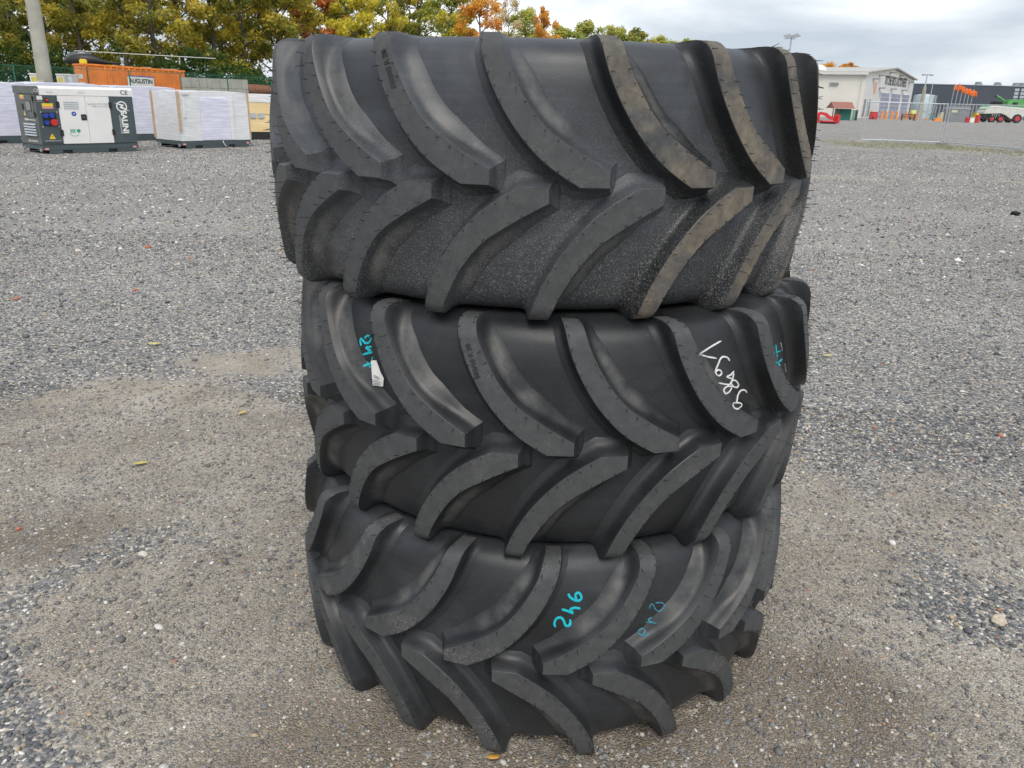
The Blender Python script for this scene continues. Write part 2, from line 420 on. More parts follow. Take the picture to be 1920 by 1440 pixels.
# lug face: s, radius, height above the centre line
_l = [(s, TR-0.025*(s/TW)**2, s) for s in np.linspace(0, 0.258, 14)]
for a in np.linspace(0.12, 1.5, 8):
    _l.append((0.258+0.04*a, _l[13][1]-0.042*(1-math.cos(a)), 0.258+0.042*math.sin(a)))
_l += [(0.335, 0.698, 0.3005), (0.36, 0.672, 0.299), (0.39, 0.640, 0.2935), (0.42, 0.612, 0.2885)]
_l = np.array(_l)
_c = crm([(0, .722, 0), (.08, .7215, .08), (.15, .7185, .149), (.20, .7135, .198), (.235, .706, .232), (.262, .695, .2595), (.29, .675, .280), (.33, .645, .2925), (.37, .613, .2965), (.42, .58, .2965)], 5)
def surf(theta, s, h):
    """point above the tread: h = 0 on the casing, 1 on the lug face"""
    sg = 1 if s >= 0 else -1; s = abs(s)
    r = np.interp(s, _c[:, 0], _c[:, 1])*(1-h)+np.interp(s, _l[:, 0], _l[:, 1])*h
    z = np.interp(s, _c[:, 0], _c[:, 2])*(1-h)+np.interp(s, _l[:, 0], _l[:, 2])*h
    t = math.radians(theta)
    return Vector((r*math.sin(t), -r*math.cos(t), z*sg))
# outline of one lug: degrees behind the nose and s
LEAD = crm([(0, .033), (3.9, .062), (7.0, .088), (9.9, .115), (12.2, .147), (14.1, .182), (15.6, .216), (16.9, .25), (17.9, .288), (18.5, .33), (18.8, .385)], 3)
TRAIL = crm([(4.6, .0015), (8.2, .030), (11.0, .058), (13.4, .090), (15.6, .126), (17.4, .163), (18.9, .20), (20.1, .237), (21.1, .28), (21.7, .33), (22.0, .385)], 3)
MPD = TR*math.pi/180
def lug_mesh(row, mat):
    """row +1 above the centre line, -1 below"""
    A = [np.array((q[0]*MPD, q[1])) for q in LEAD]; B = [np.array((q[0]*MPD, q[1])) for q in TRAIL]
    n = len(A)
    extra = [np.array((0.0, 0.0015)), np.array((2.3*MPD, 0.0015))]
    loop = A + B[::-1] + extra[::-1]                     # closed outline
    m = len(loop); arr = np.array(loop)
    area = 0.5*np.sum(arr[:, 0]*np.roll(arr[:, 1], -1)-np.roll(arr[:, 0], -1)*arr[:, 1])
    nrm = []
    for i in range(m):
        e0 = arr[i]-arr[i-1]; e1 = arr[(i+1) % m]-arr[i]
        e0 = e0/np.linalg.norm(e0); e1 = e1/np.linalg.norm(e1)
        n0 = np.array((e0[1], -e0[0])); n1 = np.array((e1[1], -e1[0]))
        if area < 0: n0, n1 = -n0, -n1
        b = n0+n1; b = b/np.linalg.norm(b); nrm.append(b/max(0.55, b.dot(n0)))
    # skirt profiles: (offset, height)
    steep = [(0, 1), (.0016, .965), (.0045, .60), (.0075, .34), (.012, .17), (.019, .075), (.029, .02), (.037, -.10)]
    ledge = [(0, 1), (.0016, .965), (.006, .66), (.0095, .50), (.0165, .40), (.0265, .27), (.038, .10), (.047, -.10)]
    nose_ = [(0, 1), (.0016, .965), (.0065, .60), (.0105, .37), (.0155, .235), (.0215, .14), (.028, .04), (.034, -.10)]
    V = []; idx = []; led = []
    for k in range(8):
        ring = []
        for i in range(m):
            if i < n:
                w = min(1, max(0, (i-2)/5))*min(1, max(0, (n-9-i)/5)); pa, pb = ledge[k], steep[k]
                o, h = pa[0]*w+pb[0]*(1-w), pa[1]*w+pb[1]*(1-w)
                if i < 3: o, h = nose_[k]
            elif i < 2*n: o, h = steep[k]
            else: o, h = nose_[k]
            if n-4 <= i < n+4: o *= 0.5
            q = arr[i]+nrm[i]*o
            s = q[1]
            th = -q[0]/MPD
            p = surf(th, s, h)
            if s < 0: p = surf(th, 0, h); p.z = s       # the nose foot runs a little past the centre line
            p.z *= row
            lw = 0.0
            if 5 <= i < n-8: lw = min(1, (i-4)/4, (n-8-i)/4)*(0, 0, .1, .5, 1, .9, .35, 0)[k]
            led.append(lw); ring.append(len(V)); V.append(p)
        idx.append(ring)
    Fc = []; top = []
    # face of the lug: two strips with a middle row so it follows the crown
    mid = []
    for i in range(n):
        q = (arr[i]+arr[2*n-1-i])/2; p = surf(-q[0]/MPD, q[1], 1); p.z *= row; mid.append(len(V)); V.append(p)
    L0 = idx[0]
    for i in range(n-1):
        Fc.append([L0[i], L0[i+1], mid[i+1], mid[i]]); Fc.append([mid[i], mid[i+1], L0[2*n-2-i], L0[2*n-1-i]])
    Fc.append([L0[0], mid[0], L0[2*n-1], L0[2*n], L0[2*n+1]])
    ntop = len(Fc)
    for k in range(7):
        for i in range(m):
            j = (i+1) % m; Fc.append([idx[k][i], idx[k+1][i], idx[k+1][j], idx[k][j]])
    me = meshdata('tread_lug', V, Fc, mat)
    bm = bmesh.new(); bm.from_mesh(me); bmesh.ops.recalc_face_normals(bm, faces=bm.faces)
    bm.faces.ensure_lookup_table()
    f = bm.faces[4]; c = f.calc_center_median()
    if f.normal.dot(Vector((c.x, c.y, 0))) < 0: bmesh.ops.reverse_faces(bm, faces=bm.faces)
    bm.to_mesh(me); bm.free()
    me.polygons.foreach_set('use_smooth', [True]*len(me.polygons)); me.set_sharp_from_angle(angle=R_(33))
    a = me.attributes.new('lugface', 'FLOAT', 'FACE'); a.data.foreach_set('value', [1.0 if i < ntop else 0.0 for i in range(len(Fc))])
    led += [0.0]*(len(V)-len(led)); a = me.attributes.new('ledge', 'FLOAT', 'POINT'); a.data.foreach_set('value', led)
    return me
def whisker_mesh(row, mat, seed):
    rr = random.Random(seed); mb = MB()
    for path, off in ((LEAD, 1), (TRAIL, -1)):
        P = [np.array((q[0]*MPD, q[1])) for q in path]; d = 0; nxt = 0.03
        for i in range(1, len(P)):
            seg = np.linalg.norm(P[i]-P[i-1])
            while d+seg > nxt:
                t = (nxt-d)/seg; q = P[i-1]*(1-t)+P[i]*t; tg = (P[i]-P[i-1])/seg
                q = q+np.array((tg[1], -tg[0]))*off*0.004
                if rr.random() < 0.86 and q[1] > 0.01:
                    b = surf(-q[0]/MPD, q[1], 0.98); e = surf(-q[0]/MPD, q[1], 1.0+rr.uniform(.12, .3))
                    e += Vector((rr.uniform(-1, 1), rr.uniform(-1, 1), rr.uniform(-1.2, .6)))*0.004
                    if rr.random() < 0.12: e = b+(e-b)*1.7
                    b.z *= row; e.z *= row
                    mb.tube([b, (b+e)/2+Vector((0, 0, rr.uniform(-.001, .001))), e], [.0010, .0008, .0006], 4)
                nxt += 0.031+rr.uniform(-.004, .004)
            d += seg
    return mb.mesh('vent_whiskers', mat)
def casing_mesh(mat):
    prof = [(p[1], p[2]) for p in _c[:-1]]
    side = [tuple(q) for q in crm([(.575, .2963), (.53, .289), (.48, .272), (.435, .257), (.40, .245), (.378, .240), (.366, .228), (.360, .205)], 3)]
    inner = [tuple(q) for q in crm([(.372, .19), (.42, .215), (.50, .245), (.58, .25), (.64, .225), (.67, .17), (.682, .08), (.685, 0)], 3)]
    up = prof+side+inner
    allp = up+[(r, -z) for r, z in up[::-1][1:]]
    n = 152; m = len(allp)-1; V = []; Fc = []
    for k in range(n):
        t = 2*math.pi*k/n
        for r, z in allp[:m]: V.append((r*math.sin(t), -r*math.cos(t), z))
    for k in range(n):
        a, b = k*m, ((k+1) % n)*m
        for i in range(m): Fc.append((a+i, b+i, b+(i+1) % m, a+(i+1) % m))
    me = meshdata('casing', V, Fc, mat)
    bm = bmesh.new(); bm.from_mesh(me); bmesh.ops.recalc_face_normals(bm, faces=bm.faces); bm.to_mesh(me); bm.free()
    me.polygons.foreach_set('use_smooth', [True]*len(me.polygons))
    return me

def rubber(name, dust=0.0, tone=1.0, scuff=0.0):
    """moulded black rubber: matt dusty lug faces, satin flanks with bloom and scuffs; dust = dried mud on the faces"""
    m, N, L, bs = new_mat(name)
    geo = N.new('ShaderNodeNewGeometry'); P = geo.outputs['Position']
    lf = N.new('ShaderNodeAttribute'); lf.attribute_name = 'lugface'
    n1 = nd(N, 'ShaderNodeTexNoise', Scale=5.0, Detail=5.0, Roughness=0.6, Distortion=0.6); L.new(P, n1.inputs['Vector'])
    n2 = nd(N, 'ShaderNodeTexNoise', Scale=38.0, Detail=4.0, Roughness=0.7); L.new(P, n2.inputs['Vector'])
    tn = lambda v: (v*tone*.90, v*tone, v*tone*1.13)
    side = ramp(N, [(0.32, tn(.024)), (0.50, tn(.038)), (0.64, tn(.056)), (0.78, tn(.085))]); L.new(n1.outputs['Fac'], side.inputs['Fac'])
    face = ramp(N, [(0.28, (.046,.048,.050)), (0.55, (.062,.064,.066)), (0.8, (.085,.087,.088))]); L.new(n2.outputs['Fac'], face.inputs['Fac'])
    # brushed mould lines and smears running round the tyre
    mp = N.new('ShaderNodeMapping'); mp.inputs['Scale'].default_value = (3.0, 3.0, 95.0); L.new(P, mp.inputs['Vector'])
    n5 = nd(N, 'ShaderNodeTexNoise', Scale=1.0, Detail=3.0, Roughness=0.6); L.new(mp.outputs['Vector'], n5.inputs['Vector'])
    r5 = ramp(N, [(0.3, g3(0.78)), (0.7, g3(1.28))]); L.new(n5.outputs['Fac'], r5.inputs['Fac'])
    m5 = nd(N, 'ShaderNodeMixRGB', blend_type='MULTIPLY', Fac=0.5); L.new(side.outputs['Color'], m5.inputs['Color1']); L.new(r5.outputs['Color'], m5.inputs['Color2'])
    mx = N.new('ShaderNodeMixRGB'); L.new(lf.outputs['Fac'], mx.inputs['Fac']); L.new(m5.outputs['Color'], mx.inputs['Color1']); L.new(face.outputs['Color'], mx.inputs['Color2'])
    last = mx
    # fine pale specks and scratches
    v = nd(N, 'ShaderNodeTexVoronoi', Scale=130.0); L.new(P, v.inputs['Vector'])
    sp = ramp(N, [(0.06, g3(1)), (0.13, g3(0))]); L.new(v.outputs['Distance'], sp.inputs['Fac'])
    sc = N.new('ShaderNodeSeparateColor'); L.new(v.outputs['Color'], sc.inputs['Color'])
    gt = nd(N, 'ShaderNodeMath', operation='GREATER_THAN'); L.new(sc.outputs['Red'], gt.inputs[0]); gt.inputs[1].default_value = 0.80
    sm = nd(N, 'ShaderNodeMath', operation='MULTIPLY'); L.new(sp.outputs['Color'], sm.inputs[0]); L.new(gt.outputs[0], sm.inputs[1])
    sm2 = nd(N, 'ShaderNodeMath', operation='MULTIPLY'); L.new(sm.outputs[0], sm2.inputs[0]); sm2.inputs[1].default_value = 0.55
    ms = N.new('ShaderNodeMixRGB'); L.new(sm2.outputs[0], ms.inputs['Fac']); L.new(last.outputs['Color'], ms.inputs['Color1']); ms.inputs['Color2'].default_value = (.26,.25,.24,1); last = ms
    if scuff > 0:
        n6 = nd(N, 'ShaderNodeTexNoise', Scale=7.0, Detail=2.0); L.new(P, n6.inputs['Vector'])
        n7 = nd(N, 'ShaderNodeTexNoise', Scale=150.0, Detail=3.0, Roughness=0.7, Distortion=1.5); L.new(P, n7.inputs['Vector'])
        a6 = ramp(N, [(0.56, g3(0)), (0.68, g3(1))]); L.new(n6.outputs['Fac'], a6.inputs['Fac'])
        a7 = ramp(N, [(0.50, g3(0)), (0.62, g3(1))]); L.new(n7.outputs['Fac'], a7.inputs['Fac'])
        k6 = nd(N, 'ShaderNodeMath', operation='MULTIPLY'); L.new(a6.outputs['Color'], k6.inputs[0]); L.new(a7.outputs['Color'], k6.inputs[1])
        k7 = nd(N, 'ShaderNodeMapRange'); L.new(lf.outputs['Fac'], k7.inputs['Value']); k7.inputs['To Min'].default_value = 0.18*scuff; k7.inputs['To Max'].default_value = scuff
        k8 = nd(N, 'ShaderNodeMath', operation='MULTIPLY'); L.new(k6.outputs[0], k8.inputs[0]); L.new(k7.outputs['Result'], k8.inputs[1])
        m6 = N.new('ShaderNodeMixRGB'); L.new(k8.outputs[0], m6.inputs['Fac']); L.new(last.outputs['Color'], m6.inputs['Color1']); m6.inputs['Color2'].default_value = (.30,.29,.275,1); last = m6
    # pale dust settled on the foot of each lug
    le = N.new('ShaderNodeAttribute'); le.attribute_name = 'ledge'
    n8 = nd(N, 'ShaderNodeTexNoise', Scale=16.0, Detail=4.0, Roughness=0.65); L.new(P, n8.inputs['Vector'])
    a8 = ramp(N, [(0.36, g3(0)), (0.60, g3(1))]); L.new(n8.outputs['Fac'], a8.inputs['Fac'])
    p8 = nd(N, 'ShaderNodeMath', operation='MULTIPLY'); L.new(le.outputs['Fac'], p8.inputs[0]); L.new(a8.outputs['Color'], p8.inputs[1])
    q8 = nd(N, 'ShaderNodeMath', operation='MULTIPLY'); L.new(p8.outputs[0], q8.inputs[0]); q8.inputs[1].default_value = 0.5
    m8 = N.new('ShaderNodeMixRGB'); L.new(q8.outputs[0], m8.inputs['Fac']); L.new(last.outputs['Color'], m8.inputs['Color1']); m8.inputs['Color2'].default_value = (.155,.15,.138,1); last = m8
    # fine pale lint clinging low on the upper tyre
    v4 = nd(N, 'ShaderNodeTexNoise', Scale=330.0, Detail=1.0); L.new(P, v4.inputs['Vector'])
    lr = ramp(N, [(0.54, g3(0)), (0.66, g3(1))]); L.new(v4.outputs['Fac'], lr.inputs['Fac'])
    sx = N.new('ShaderNodeSeparateXYZ'); L.new(P, sx.inputs['Vector'])
    zr = ramp(N, [(0.0, g3(.05)), (0.391, g3(.04)), (0.398, g3(1)), (0.50, g3(.35)), (0.56, g3(0.03))])
    zm = nd(N, 'ShaderNodeMath', operation='DIVIDE'); L.new(sx.outputs['Z'], zm.inputs[0]); zm.inputs[1].default_value = 3.0; L.new(zm.outputs[0], zr.inputs['Fac'])
    l1 = nd(N, 'ShaderNodeMath', operation='MULTIPLY'); L.new(lr.outputs['Color'], l1.inputs[0]); L.new(zr.outputs['Color'], l1.inputs[1])
    lk = nd(N, 'ShaderNodeMapRange'); L.new(lf.outputs['Fac'], lk.inputs['Value']); lk.inputs['To Min'].default_value = 0.7; lk.inputs['To Max'].default_value = 0.15
    l2 = nd(N, 'ShaderNodeMath', operation='MULTIPLY'); L.new(l1.outputs[0], l2.inputs[0]); L.new(lk.outputs['Result'], l2.inputs[1])
    ml = N.new('ShaderNodeMixRGB'); L.new(l2.outputs[0], ml.inputs['Fac']); L.new(last.outputs['Color'], ml.inputs['Color1']); ml.inputs['Color2'].default_value = (.24,.235,.225,1); last = ml
    if dust > 0:
        n3 = nd(N, 'ShaderNodeTexNoise', Scale=9.0, Detail=6.0, Roughness=0.62); L.new(P, n3.inputs['Vector'])
        dr = ramp(N, [(0.62-dust*0.42, g3(0)), (0.80-dust*0.36, g3(1))]); L.new(n3.outputs['Fac'], dr.inputs['Fac'])
        k1 = nd(N, 'ShaderNodeMath', operation='MULTIPLY'); L.new(dr.outputs['Color'], k1.inputs[0]); L.new(lf.outputs['Fac'], k1.inputs[1])
        k2 = nd(N, 'ShaderNodeMath', operation='MULTIPLY'); L.new(k1.outputs[0], k2.inputs[0]); k2.inputs[1].default_value = 0.85
        dc = ramp(N, [(0.3, (.115,.095,.068)), (0.7, (.235,.20,.15))]); L.new(n2.outputs['Fac'], dc.inputs['Fac'])
        md = N.new('ShaderNodeMixRGB'); L.new(k2.outputs[0], md.inputs['Fac']); L.new(last.outputs['Color'], md.inputs['Color1']); L.new(dc.outputs['Color'], md.inputs['Color2']); last = md
    L.new(last.outputs['Color'], bs.inputs['Base Color'])
    rs = ramp(N, [(0.3, g3(0.38)), (0.5, g3(0.46)), (0.72, g3(0.62))]); L.new(n1.outputs['Fac'], rs.inputs['Fac'])
    mr = N.new('ShaderNodeMixRGB'); L.new(lf.outputs['Fac'], mr.inputs['Fac']); L.new(rs.outputs['Color'], mr.inputs['Color1']); mr.inputs['Color2'].default_value = (.72,.72,.72,1)
    L.new(mr.outputs['Color'], bs.inputs['Roughness'])
    bs.inputs['Specular IOR Level'].default_value = 0.5
    # relief: faint horizontal mould rings on the casing plus grain
    b = nd(N, 'ShaderNodeBump', Strength=0.12, Distance=0.004); L.new(n2.outputs['Fac'], b.inputs['Height']); L.new(b.outputs['Normal'], bs.inputs['Normal'])
    return m
RUB = rubber('rubber', 0.0, .66, .5); RUB_T = rubber('bloomed_rubber', 0.0, 1.1, .15); RUB_M = rubber('black_rubber', 0.0, .46, .22); RUB_D1 = rubber('rubber_with_some_dried_mud', 0.40, .7); RUB_D2 = rubber('rubber_with_dried_mud', 0.57, .4, .2)
WHI = noisy('rubber_whisker', (.012,.012,.012), 0.6, 0.1)
LUG_UP, LUG_DN = lug_mesh(1, RUB), lug_mesh(-1, RUB)
WH_UP, WH_DN = [whisker_mesh(1, WHI, s) for s in (1, 2)], [whisker_mesh(-1, WHI, s) for s in (3, 4)]
CASING = casing_mesh(RUB)
MOULD = MB().tube([(.7222*math.sin(a), -.7222*math.cos(a), .001) for a in np.linspace(0, 2*math.pi, 161)], .0013, 5, cap=False).mesh('mould_line', RUB, True)
TYRES = [  # centre x, y, z, phase of the upper noses (degrees to the right of the camera side), flipped
    (0.0616, 2.4603, 1.4750, -9.2, False,
     'topmost tractor tyre of the stack, its lug faces smeared with dried mud'),
    (0.1203, 2.4146, 0.8814, 1.9, False,
     'middle tractor tyre of the stack, marked 247 in blue with a white sticker'),
    (0.1059, 2.3773, 0.3002, -0.6, True,
     'bottom tractor tyre of the stack standing on the gravel, marked 246 in blue')]
TYRE_FRAME = []
for ti, (tx, ty, tz, ph, flip, lab) in enumerate(TYRES):
    root = empty('tractor_tyre', (tx, ty, tz-TW))
    tag(root, lab, 'tyre', 'stacked tractor tyres')
    base = Matrix.Translation((0, 0, TW))
    if flip: base = base @ Matrix.Rotation(math.pi, 4, 'Y')
    fr = Matrix.Translation((tx, ty, tz)) @ (Matrix.Rotation(math.pi, 4, 'Y') if flip else Matrix.Identity(4))
    TYRE_FRAME.append((root, fr))
    c = link('casing', CASING, root); c.matrix_local = base
    ml_ = link('mould_line', MOULD, c)
    own = (RUB_T, RUB_M, RUB)[ti]
    c.material_slots[0].link = 'OBJECT'; c.material_slots[0].material = own
    for row in (1, -1):
        for k in range(NL):
            th = ph+k*PITCHD
            if not flip: nose = th if row == 1 else th+PITCHD/2
            else: nose = (-th) if row == -1 else (-(th+PITCHD/2))     # seen from the front the flipped tyre runs the other way
            M = base @ Matrix.Rotation(math.radians(nose), 4, 'Z')
            lg = link('tread_lug', LUG_UP if row == 1 else LUG_DN, root)
            lg.matrix_local = M
            seen = (th+180) % 360-180
            lg.material_slots[0].link = 'OBJECT'; lg.material_slots[0].material = own
            if ti == 0 and 12 < seen < 100:
                lg.material_slots[0].link = 'OBJECT'; lg.material_slots[0].material = RUB_D2 if seen > 24 else RUB_D1
            wk = link('vent_whiskers', (WH_UP if row == 1 else WH_DN)[k % 2], lg); wk['kind'] = 'stuff'
# ------------------------------------------------------------------ markings on the tyres
bpy.context.view_layer.update()
_dg = bpy.context.evaluated_depsgraph_get()
def on_tyre(px, py, ti, lift=0.0012):
    """where the pen touched the rubber of a tyre, a hair above the surface"""
    d = (CF+CX*((px-960)/FPX)-CY*((py-720)/FPX)).normalized()
    ok, loc, nr, _, ob, _ = scene.ray_cast(_dg, Vector((0, 0, EYE)), d)
    if not ok or ob.name.startswith(('ground', 'gravel', 'distant')): return None
    if ob.name.startswith('vent'): return loc+d*.012
    if nr.dot(d) > 0: nr = -nr
    return loc+nr*lift
def strokes(name, ti, lines, width, mat, s, ox, oy, label):
    """hand-drawn marker strokes on the casing, as thin raised paint"""
    root, fr = TYRE_FRAME[ti]; cx, cy, cz = fr.translation; mb = MB()
    for ln in lines:
        pts = [on_tyre(ox+u/s, oy+v/s, ti) for u, v in crm(ln, 4)] if len(ln) > 2 else [on_tyre(ox+u/s, oy+v/s, ti) for u, v in ln]
        pts = [p for p in pts if p is not None]
        b = len(mb.V); n = len(pts)
        for i, p in enumerate(pts):
            t = (pts[min(i+1, n-1)]-pts[max(i-1, 0)]).normalized()
            nr = Vector((p.x-cx, p.y-cy, 0)).normalized(); sd = t.cross(nr).normalized()
            w = width*(0.5 if i in (0, n-1) else 1)
            for q in (p-sd*w-nr*.0015, p-sd*w*.7+nr*.0006, p+sd*w*.7+nr*.0006, p+sd*w-nr*.0015): mb.V.append(q-root.location)
        for i in range(n-1):
            for k in range(3): mb.F.append([b+i*4+k, b+i*4+k+1, b+i*4+k+5, b+i*4+k+4])
        mb.F.append([b, b+1, b+2, b+3]); e = b+(n-1)*4; mb.F.append([e+3, e+2, e+1, e])
    o = mb.build(name, mat, root, smooth=True, sharp=50); o['label'] = label; return o
CYAN = noisy('cyan_paint_marker', (.01, .50, .60), 0.45, 0.12, 30)
CYAN2 = noisy('faded_cyan_paint_marker', (.05, .22, .29), 0.6, 0.4, 90)
WMARK = noisy('white_paint_marker', (.75, .75, .74), 0.45, 0.1, 40)
strokes('paint_marking', 1, [[(548,434),(562,417),(586,424),(589,446),(574,464),(552,468),(534,452),(519,437),(515,460),(521,486)],
    [(596,493),(556,500),(574,514),(592,522)], [(576,514),(570,542)], [(600,532),(568,540),(533,549)], [(604,566),(598,585)], [(601,608),(566,620),(536,632)], [(566,600),(588,642)]],
    .0030, CYAN, 3.79, 540, 520, 'blue handwritten 247')
strokes('paint_marking', 1, [[(1250,425),(1180,466),(1104,515)], [(1104,517),(1160,530),(1220,540)],
    [(1306,556),(1294,536),(1264,530),(1246,545),(1230,582),(1214,622),(1218,648),(1238,656),(1254,642),(1248,622),(1228,618),(1214,634)],
    [(1336,626),(1316,650),(1290,663),(1322,676)], [(1336,640),(1322,690),(1300,716),(1234,706)],
    [(1368,716),(1352,692),(1330,686),(1318,704),(1334,728),(1356,734),(1369,716)], [(1334,728),(1296,728),(1270,748),(1278,776),(1304,766),(1322,736)],
    [(1422,768),(1408,752),(1380,757),(1362,790),(1354,836),(1332,842),(1334,866),(1360,878),(1386,862),(1382,842),(1352,838)]],
    .0021, WMARK, 3.556, 1000, 520, 'white handwritten 98497')
strokes('paint_marking', 1, [[(1618,450),(1624,528)], [(1604,508),(1646,490)], [(1656,546),(1634,572),(1642,588)], [(1616,566),(1634,572)]], .0030, CYAN, 3.556, 1000, 520, 'blue handwritten mark beside a white line')
strokes('paint_marking', 1, [[(1648,438),(1682,628)]], .0016, WMARK, 3.556, 1000, 520, 'thin white chalk line')
strokes('paint_marking', 2, [[(233,188),(244,212),(276,232),(306,235),(321,218),(313,194),(296,183),(280,200),(288,228)],
    [(188,293),(226,304),(264,318),(246,297),(272,284),(314,288)],
    [(146,410),(140,384),(156,354),(186,350),(204,374),(216,402),(240,404),(248,382),(243,360)]], .0034, CYAN, 3.556, 1000, 1060, 'bold blue handwritten 246')
strokes('paint_marking', 2, [[(814,250),(862,251),(871,280),(842,306),(814,294),(798,263),(782,262),(771,290)],
    [(792,344),(764,368),(822,388)], [(748,380),(802,384)], [(766,448),(758,472),(722,466),(698,450),(708,428),(734,424),(744,446),(716,468)]], .0019, CYAN2, 3.556, 1000, 1060, 'faint thin blue handwritten 246')
# sticker beside the blue 247
def sticker():
    root, fr = TYRE_FRAME[1]
    c = [(598,590),(634,588),(668,680),(688,716),(682,774),(606,768)]
    pts = [on_tyre(540+u/3.79, 520+v/3.79, 1, 0.004)-root.location for u, v in c]
    nr = Vector((pts[2].x, pts[2].y-0, 0)).normalized()
    mb = MB(); n = len(pts); mb.V = [p for p in pts]+[p-nr*.0015 for p in pts]
    mb.F = [list(range(n)), list(range(n, 2*n))[::-1]]+[[i, n+i, n+(i+1) % n, (i+1) % n] for i in range(n)]
    st = mb.build('paper_sticker', noisy('sticker_paper', (.78,.77,.74), 0.5, 0.04, 60), root); st['label'] = 'white paper sticker with printed lines'
    mb = MB()
    for k, (v, u0, u1) in enumerate([(700,612,664), (712,612,672), (724,612,660), (738,612,678), (748,612,668), (758,612,674)]):
        a = on_tyre(540+u0/3.79, 520+v/3.79, 1, 0.0105)-root.location; b = on_tyre(540+u1/3.79, 520+(v+2)/3.79, 1, 0.0105)-root.location
        dz = Vector((0, 0, -.0009)); mb.add([a, b, b+dz, a+dz, a-nr*.001, b-nr*.001, b+dz-nr*.001, a+dz-nr*.001], [(0,1,2,3), (7,6,5,4), (0,4,5,1), (1,5,6,2), (2,6,7,3), (3,7,4,0)])
    pl = mb.build('printed_lines', noisy('print_ink', (.12,.12,.13), 0.6, 0.1), st); pl['kind'] = 'stuff'
sticker()
# moulded tyre size on a lug face
def moulded(ti, p0, p1, body):
    a, b = on_tyre(*p0, ti, .0), on_tyre(*p1, ti, .0)
    root, fr = TYRE_FRAME[ti]; c = (a+b)/2; nr = Vector((c.x-fr.translation.x, c.y-fr.translation.y, 0)).normalized()
    ux = (b-a).normalized(); nr = (nr-ux*nr.dot(ux)).normalized(); uy = nr.cross(ux)
    o = text(body, .0165, RUB, root, 0, 0, name='moulded_size', bold=.0004)
    o.matrix_local = Matrix.Translation(c-root.location+nr*.0004) @ Matrix(((ux.x, uy.x, nr.x, 0), (ux.y, uy.y, nr.y, 0), (ux.z, uy.z, nr.z, 0), (0, 0, 0, 1)))
    o['kind'] = 'stuff'
MOULDED = [(0, (737, 158), (721, 100)), (1, (894, 702), (879, 652))]
# a stray pink thread on the lower tyre
root, fr = TYRE_FRAME[2]
pts = [at(1000+u/3.556, 800+v/3.556, 2.2)-root.location for u, v in crm([(1612,478),(1602,530),(1590,570),(1600,605),(1640,620),(1684,604)], 4)]
MB().tube(pts, .0012, 5).build('thread', noisy('pink_thread', (.55,.28,.26), 0.7, 0.1), root)

# ------------------------------------------------------------------ common materials of the yard
M = {}
M['dk_grey'] = noisy('slate_grey_paint', (.062,.086,.092), 0.42, 0.12, 3, 0.02)
M['olive_grey'] = noisy('weathered_grey_paint', (.115,.128,.118), 0.5, 0.15, 3, 0.02)
M['white'] = noisy('white_paint', (.78,.77,.75), 0.4, 0.05, 2)
M['offwhite'] = noisy('off_white_paint', (.70,.69,.67), 0.45, 0.07, 2)
M['black'] = noisy('black_plastic', (.015,.015,.016), 0.5, 0.2)
M['blue'] = noisy('blue_plastic', (.015,.06,.38), 0.35, 0.15)
M['red'] = noisy('red_plastic', (.55,.03,.03), 0.38, 0.15, 4)
M['yellow'] = noisy('yellow_sticker', (.80,.60,.03), 0.45, 0.08)
M['pink'] = noisy('red_print_sticker', (.72,.30,.27), 0.5, 0.12, 40)
M['green'] = noisy('green_print', (.02,.30,.18), 0.5, 0.1)
M['steel'] = noisy('bare_steel', (.42,.43,.44), 0.4, 0.15, 8, metal=0.7)
M['galv'] = noisy('galvanised_steel', (.46,.50,.53), 0.45, 0.14, 9, metal=0.35)
M['glass'] = noisy('dark_window_glass', (.10,.11,.11), 0.08, 0.2)
M['orange'] = noisy('orange_container_paint', (.72,.185,.022), 0.5, 0.16, 1.3, 0.05, col2=(.80,.24,.035))
M['rust'] = noisy('rusty_edge', (.17,.07,.03), 0.8, 0.35, 8)
M['card'] = noisy('brown_cardboard', (.50,.36,.24), 0.8, 0.12, 10)
M['conc'] = noisy('concrete', (.40,.385,.34), 0.85, 0.16, 2.2, 0.25, 25)
M['conc_pole'] = noisy('concrete_pole', (.36,.35,.29), 0.85, 0.14, 3, 0.15, 30)
M['fence_green'] = noisy('green_coated_wire', (.02,.13,.09), 0.5, 0.15)
M['orange_flag'] = noisy('orange_cloth', (.85,.16,.02), 0.8, 0.12, 2)
M['wood_red'] = noisy('red_brown_wood', (.20,.07,.035), 0.75, 0.25, 6)

def text(body, size, mat, parent, x, z, rot=(R_(90), 0, 0), y=-0.004, name='lettering', sx=1.0, align='CENTER', bold=0.0, label=None):
    cu = bpy.data.curves.new(name, 'FONT'); cu.body = body; cu.size = size; cu.extrude = 0.0015; cu.align_x = align; cu.align_y = 'CENTER'; cu.offset = bold
    cu.materials.append(mat)
    tmp = bpy.data.objects.new(name, cu); COL.objects.link(tmp)
    dg = bpy.context.evaluated_depsgraph_get()
    me = bpy.data.meshes.new_from_object(tmp.evaluated_get(dg)); me.name = name
    bpy.data.objects.remove(tmp); bpy.data.curves.remove(cu)
    if len(me.materials) == 0: me.materials.append(mat)
    o = bpy.data.objects.new(name, me); COL.objects.link(o); o.parent = parent
    o.location = (x, y, z) if not hasattr(y, '__len__') else y
    o.rotation_euler = rot; o.scale = (sx, 1, 1); o['kind'] = 'stuff'
    if label: o['label'] = label
    return o

for q_ in MOULDED: moulded(*q_, '600/60 R 28')
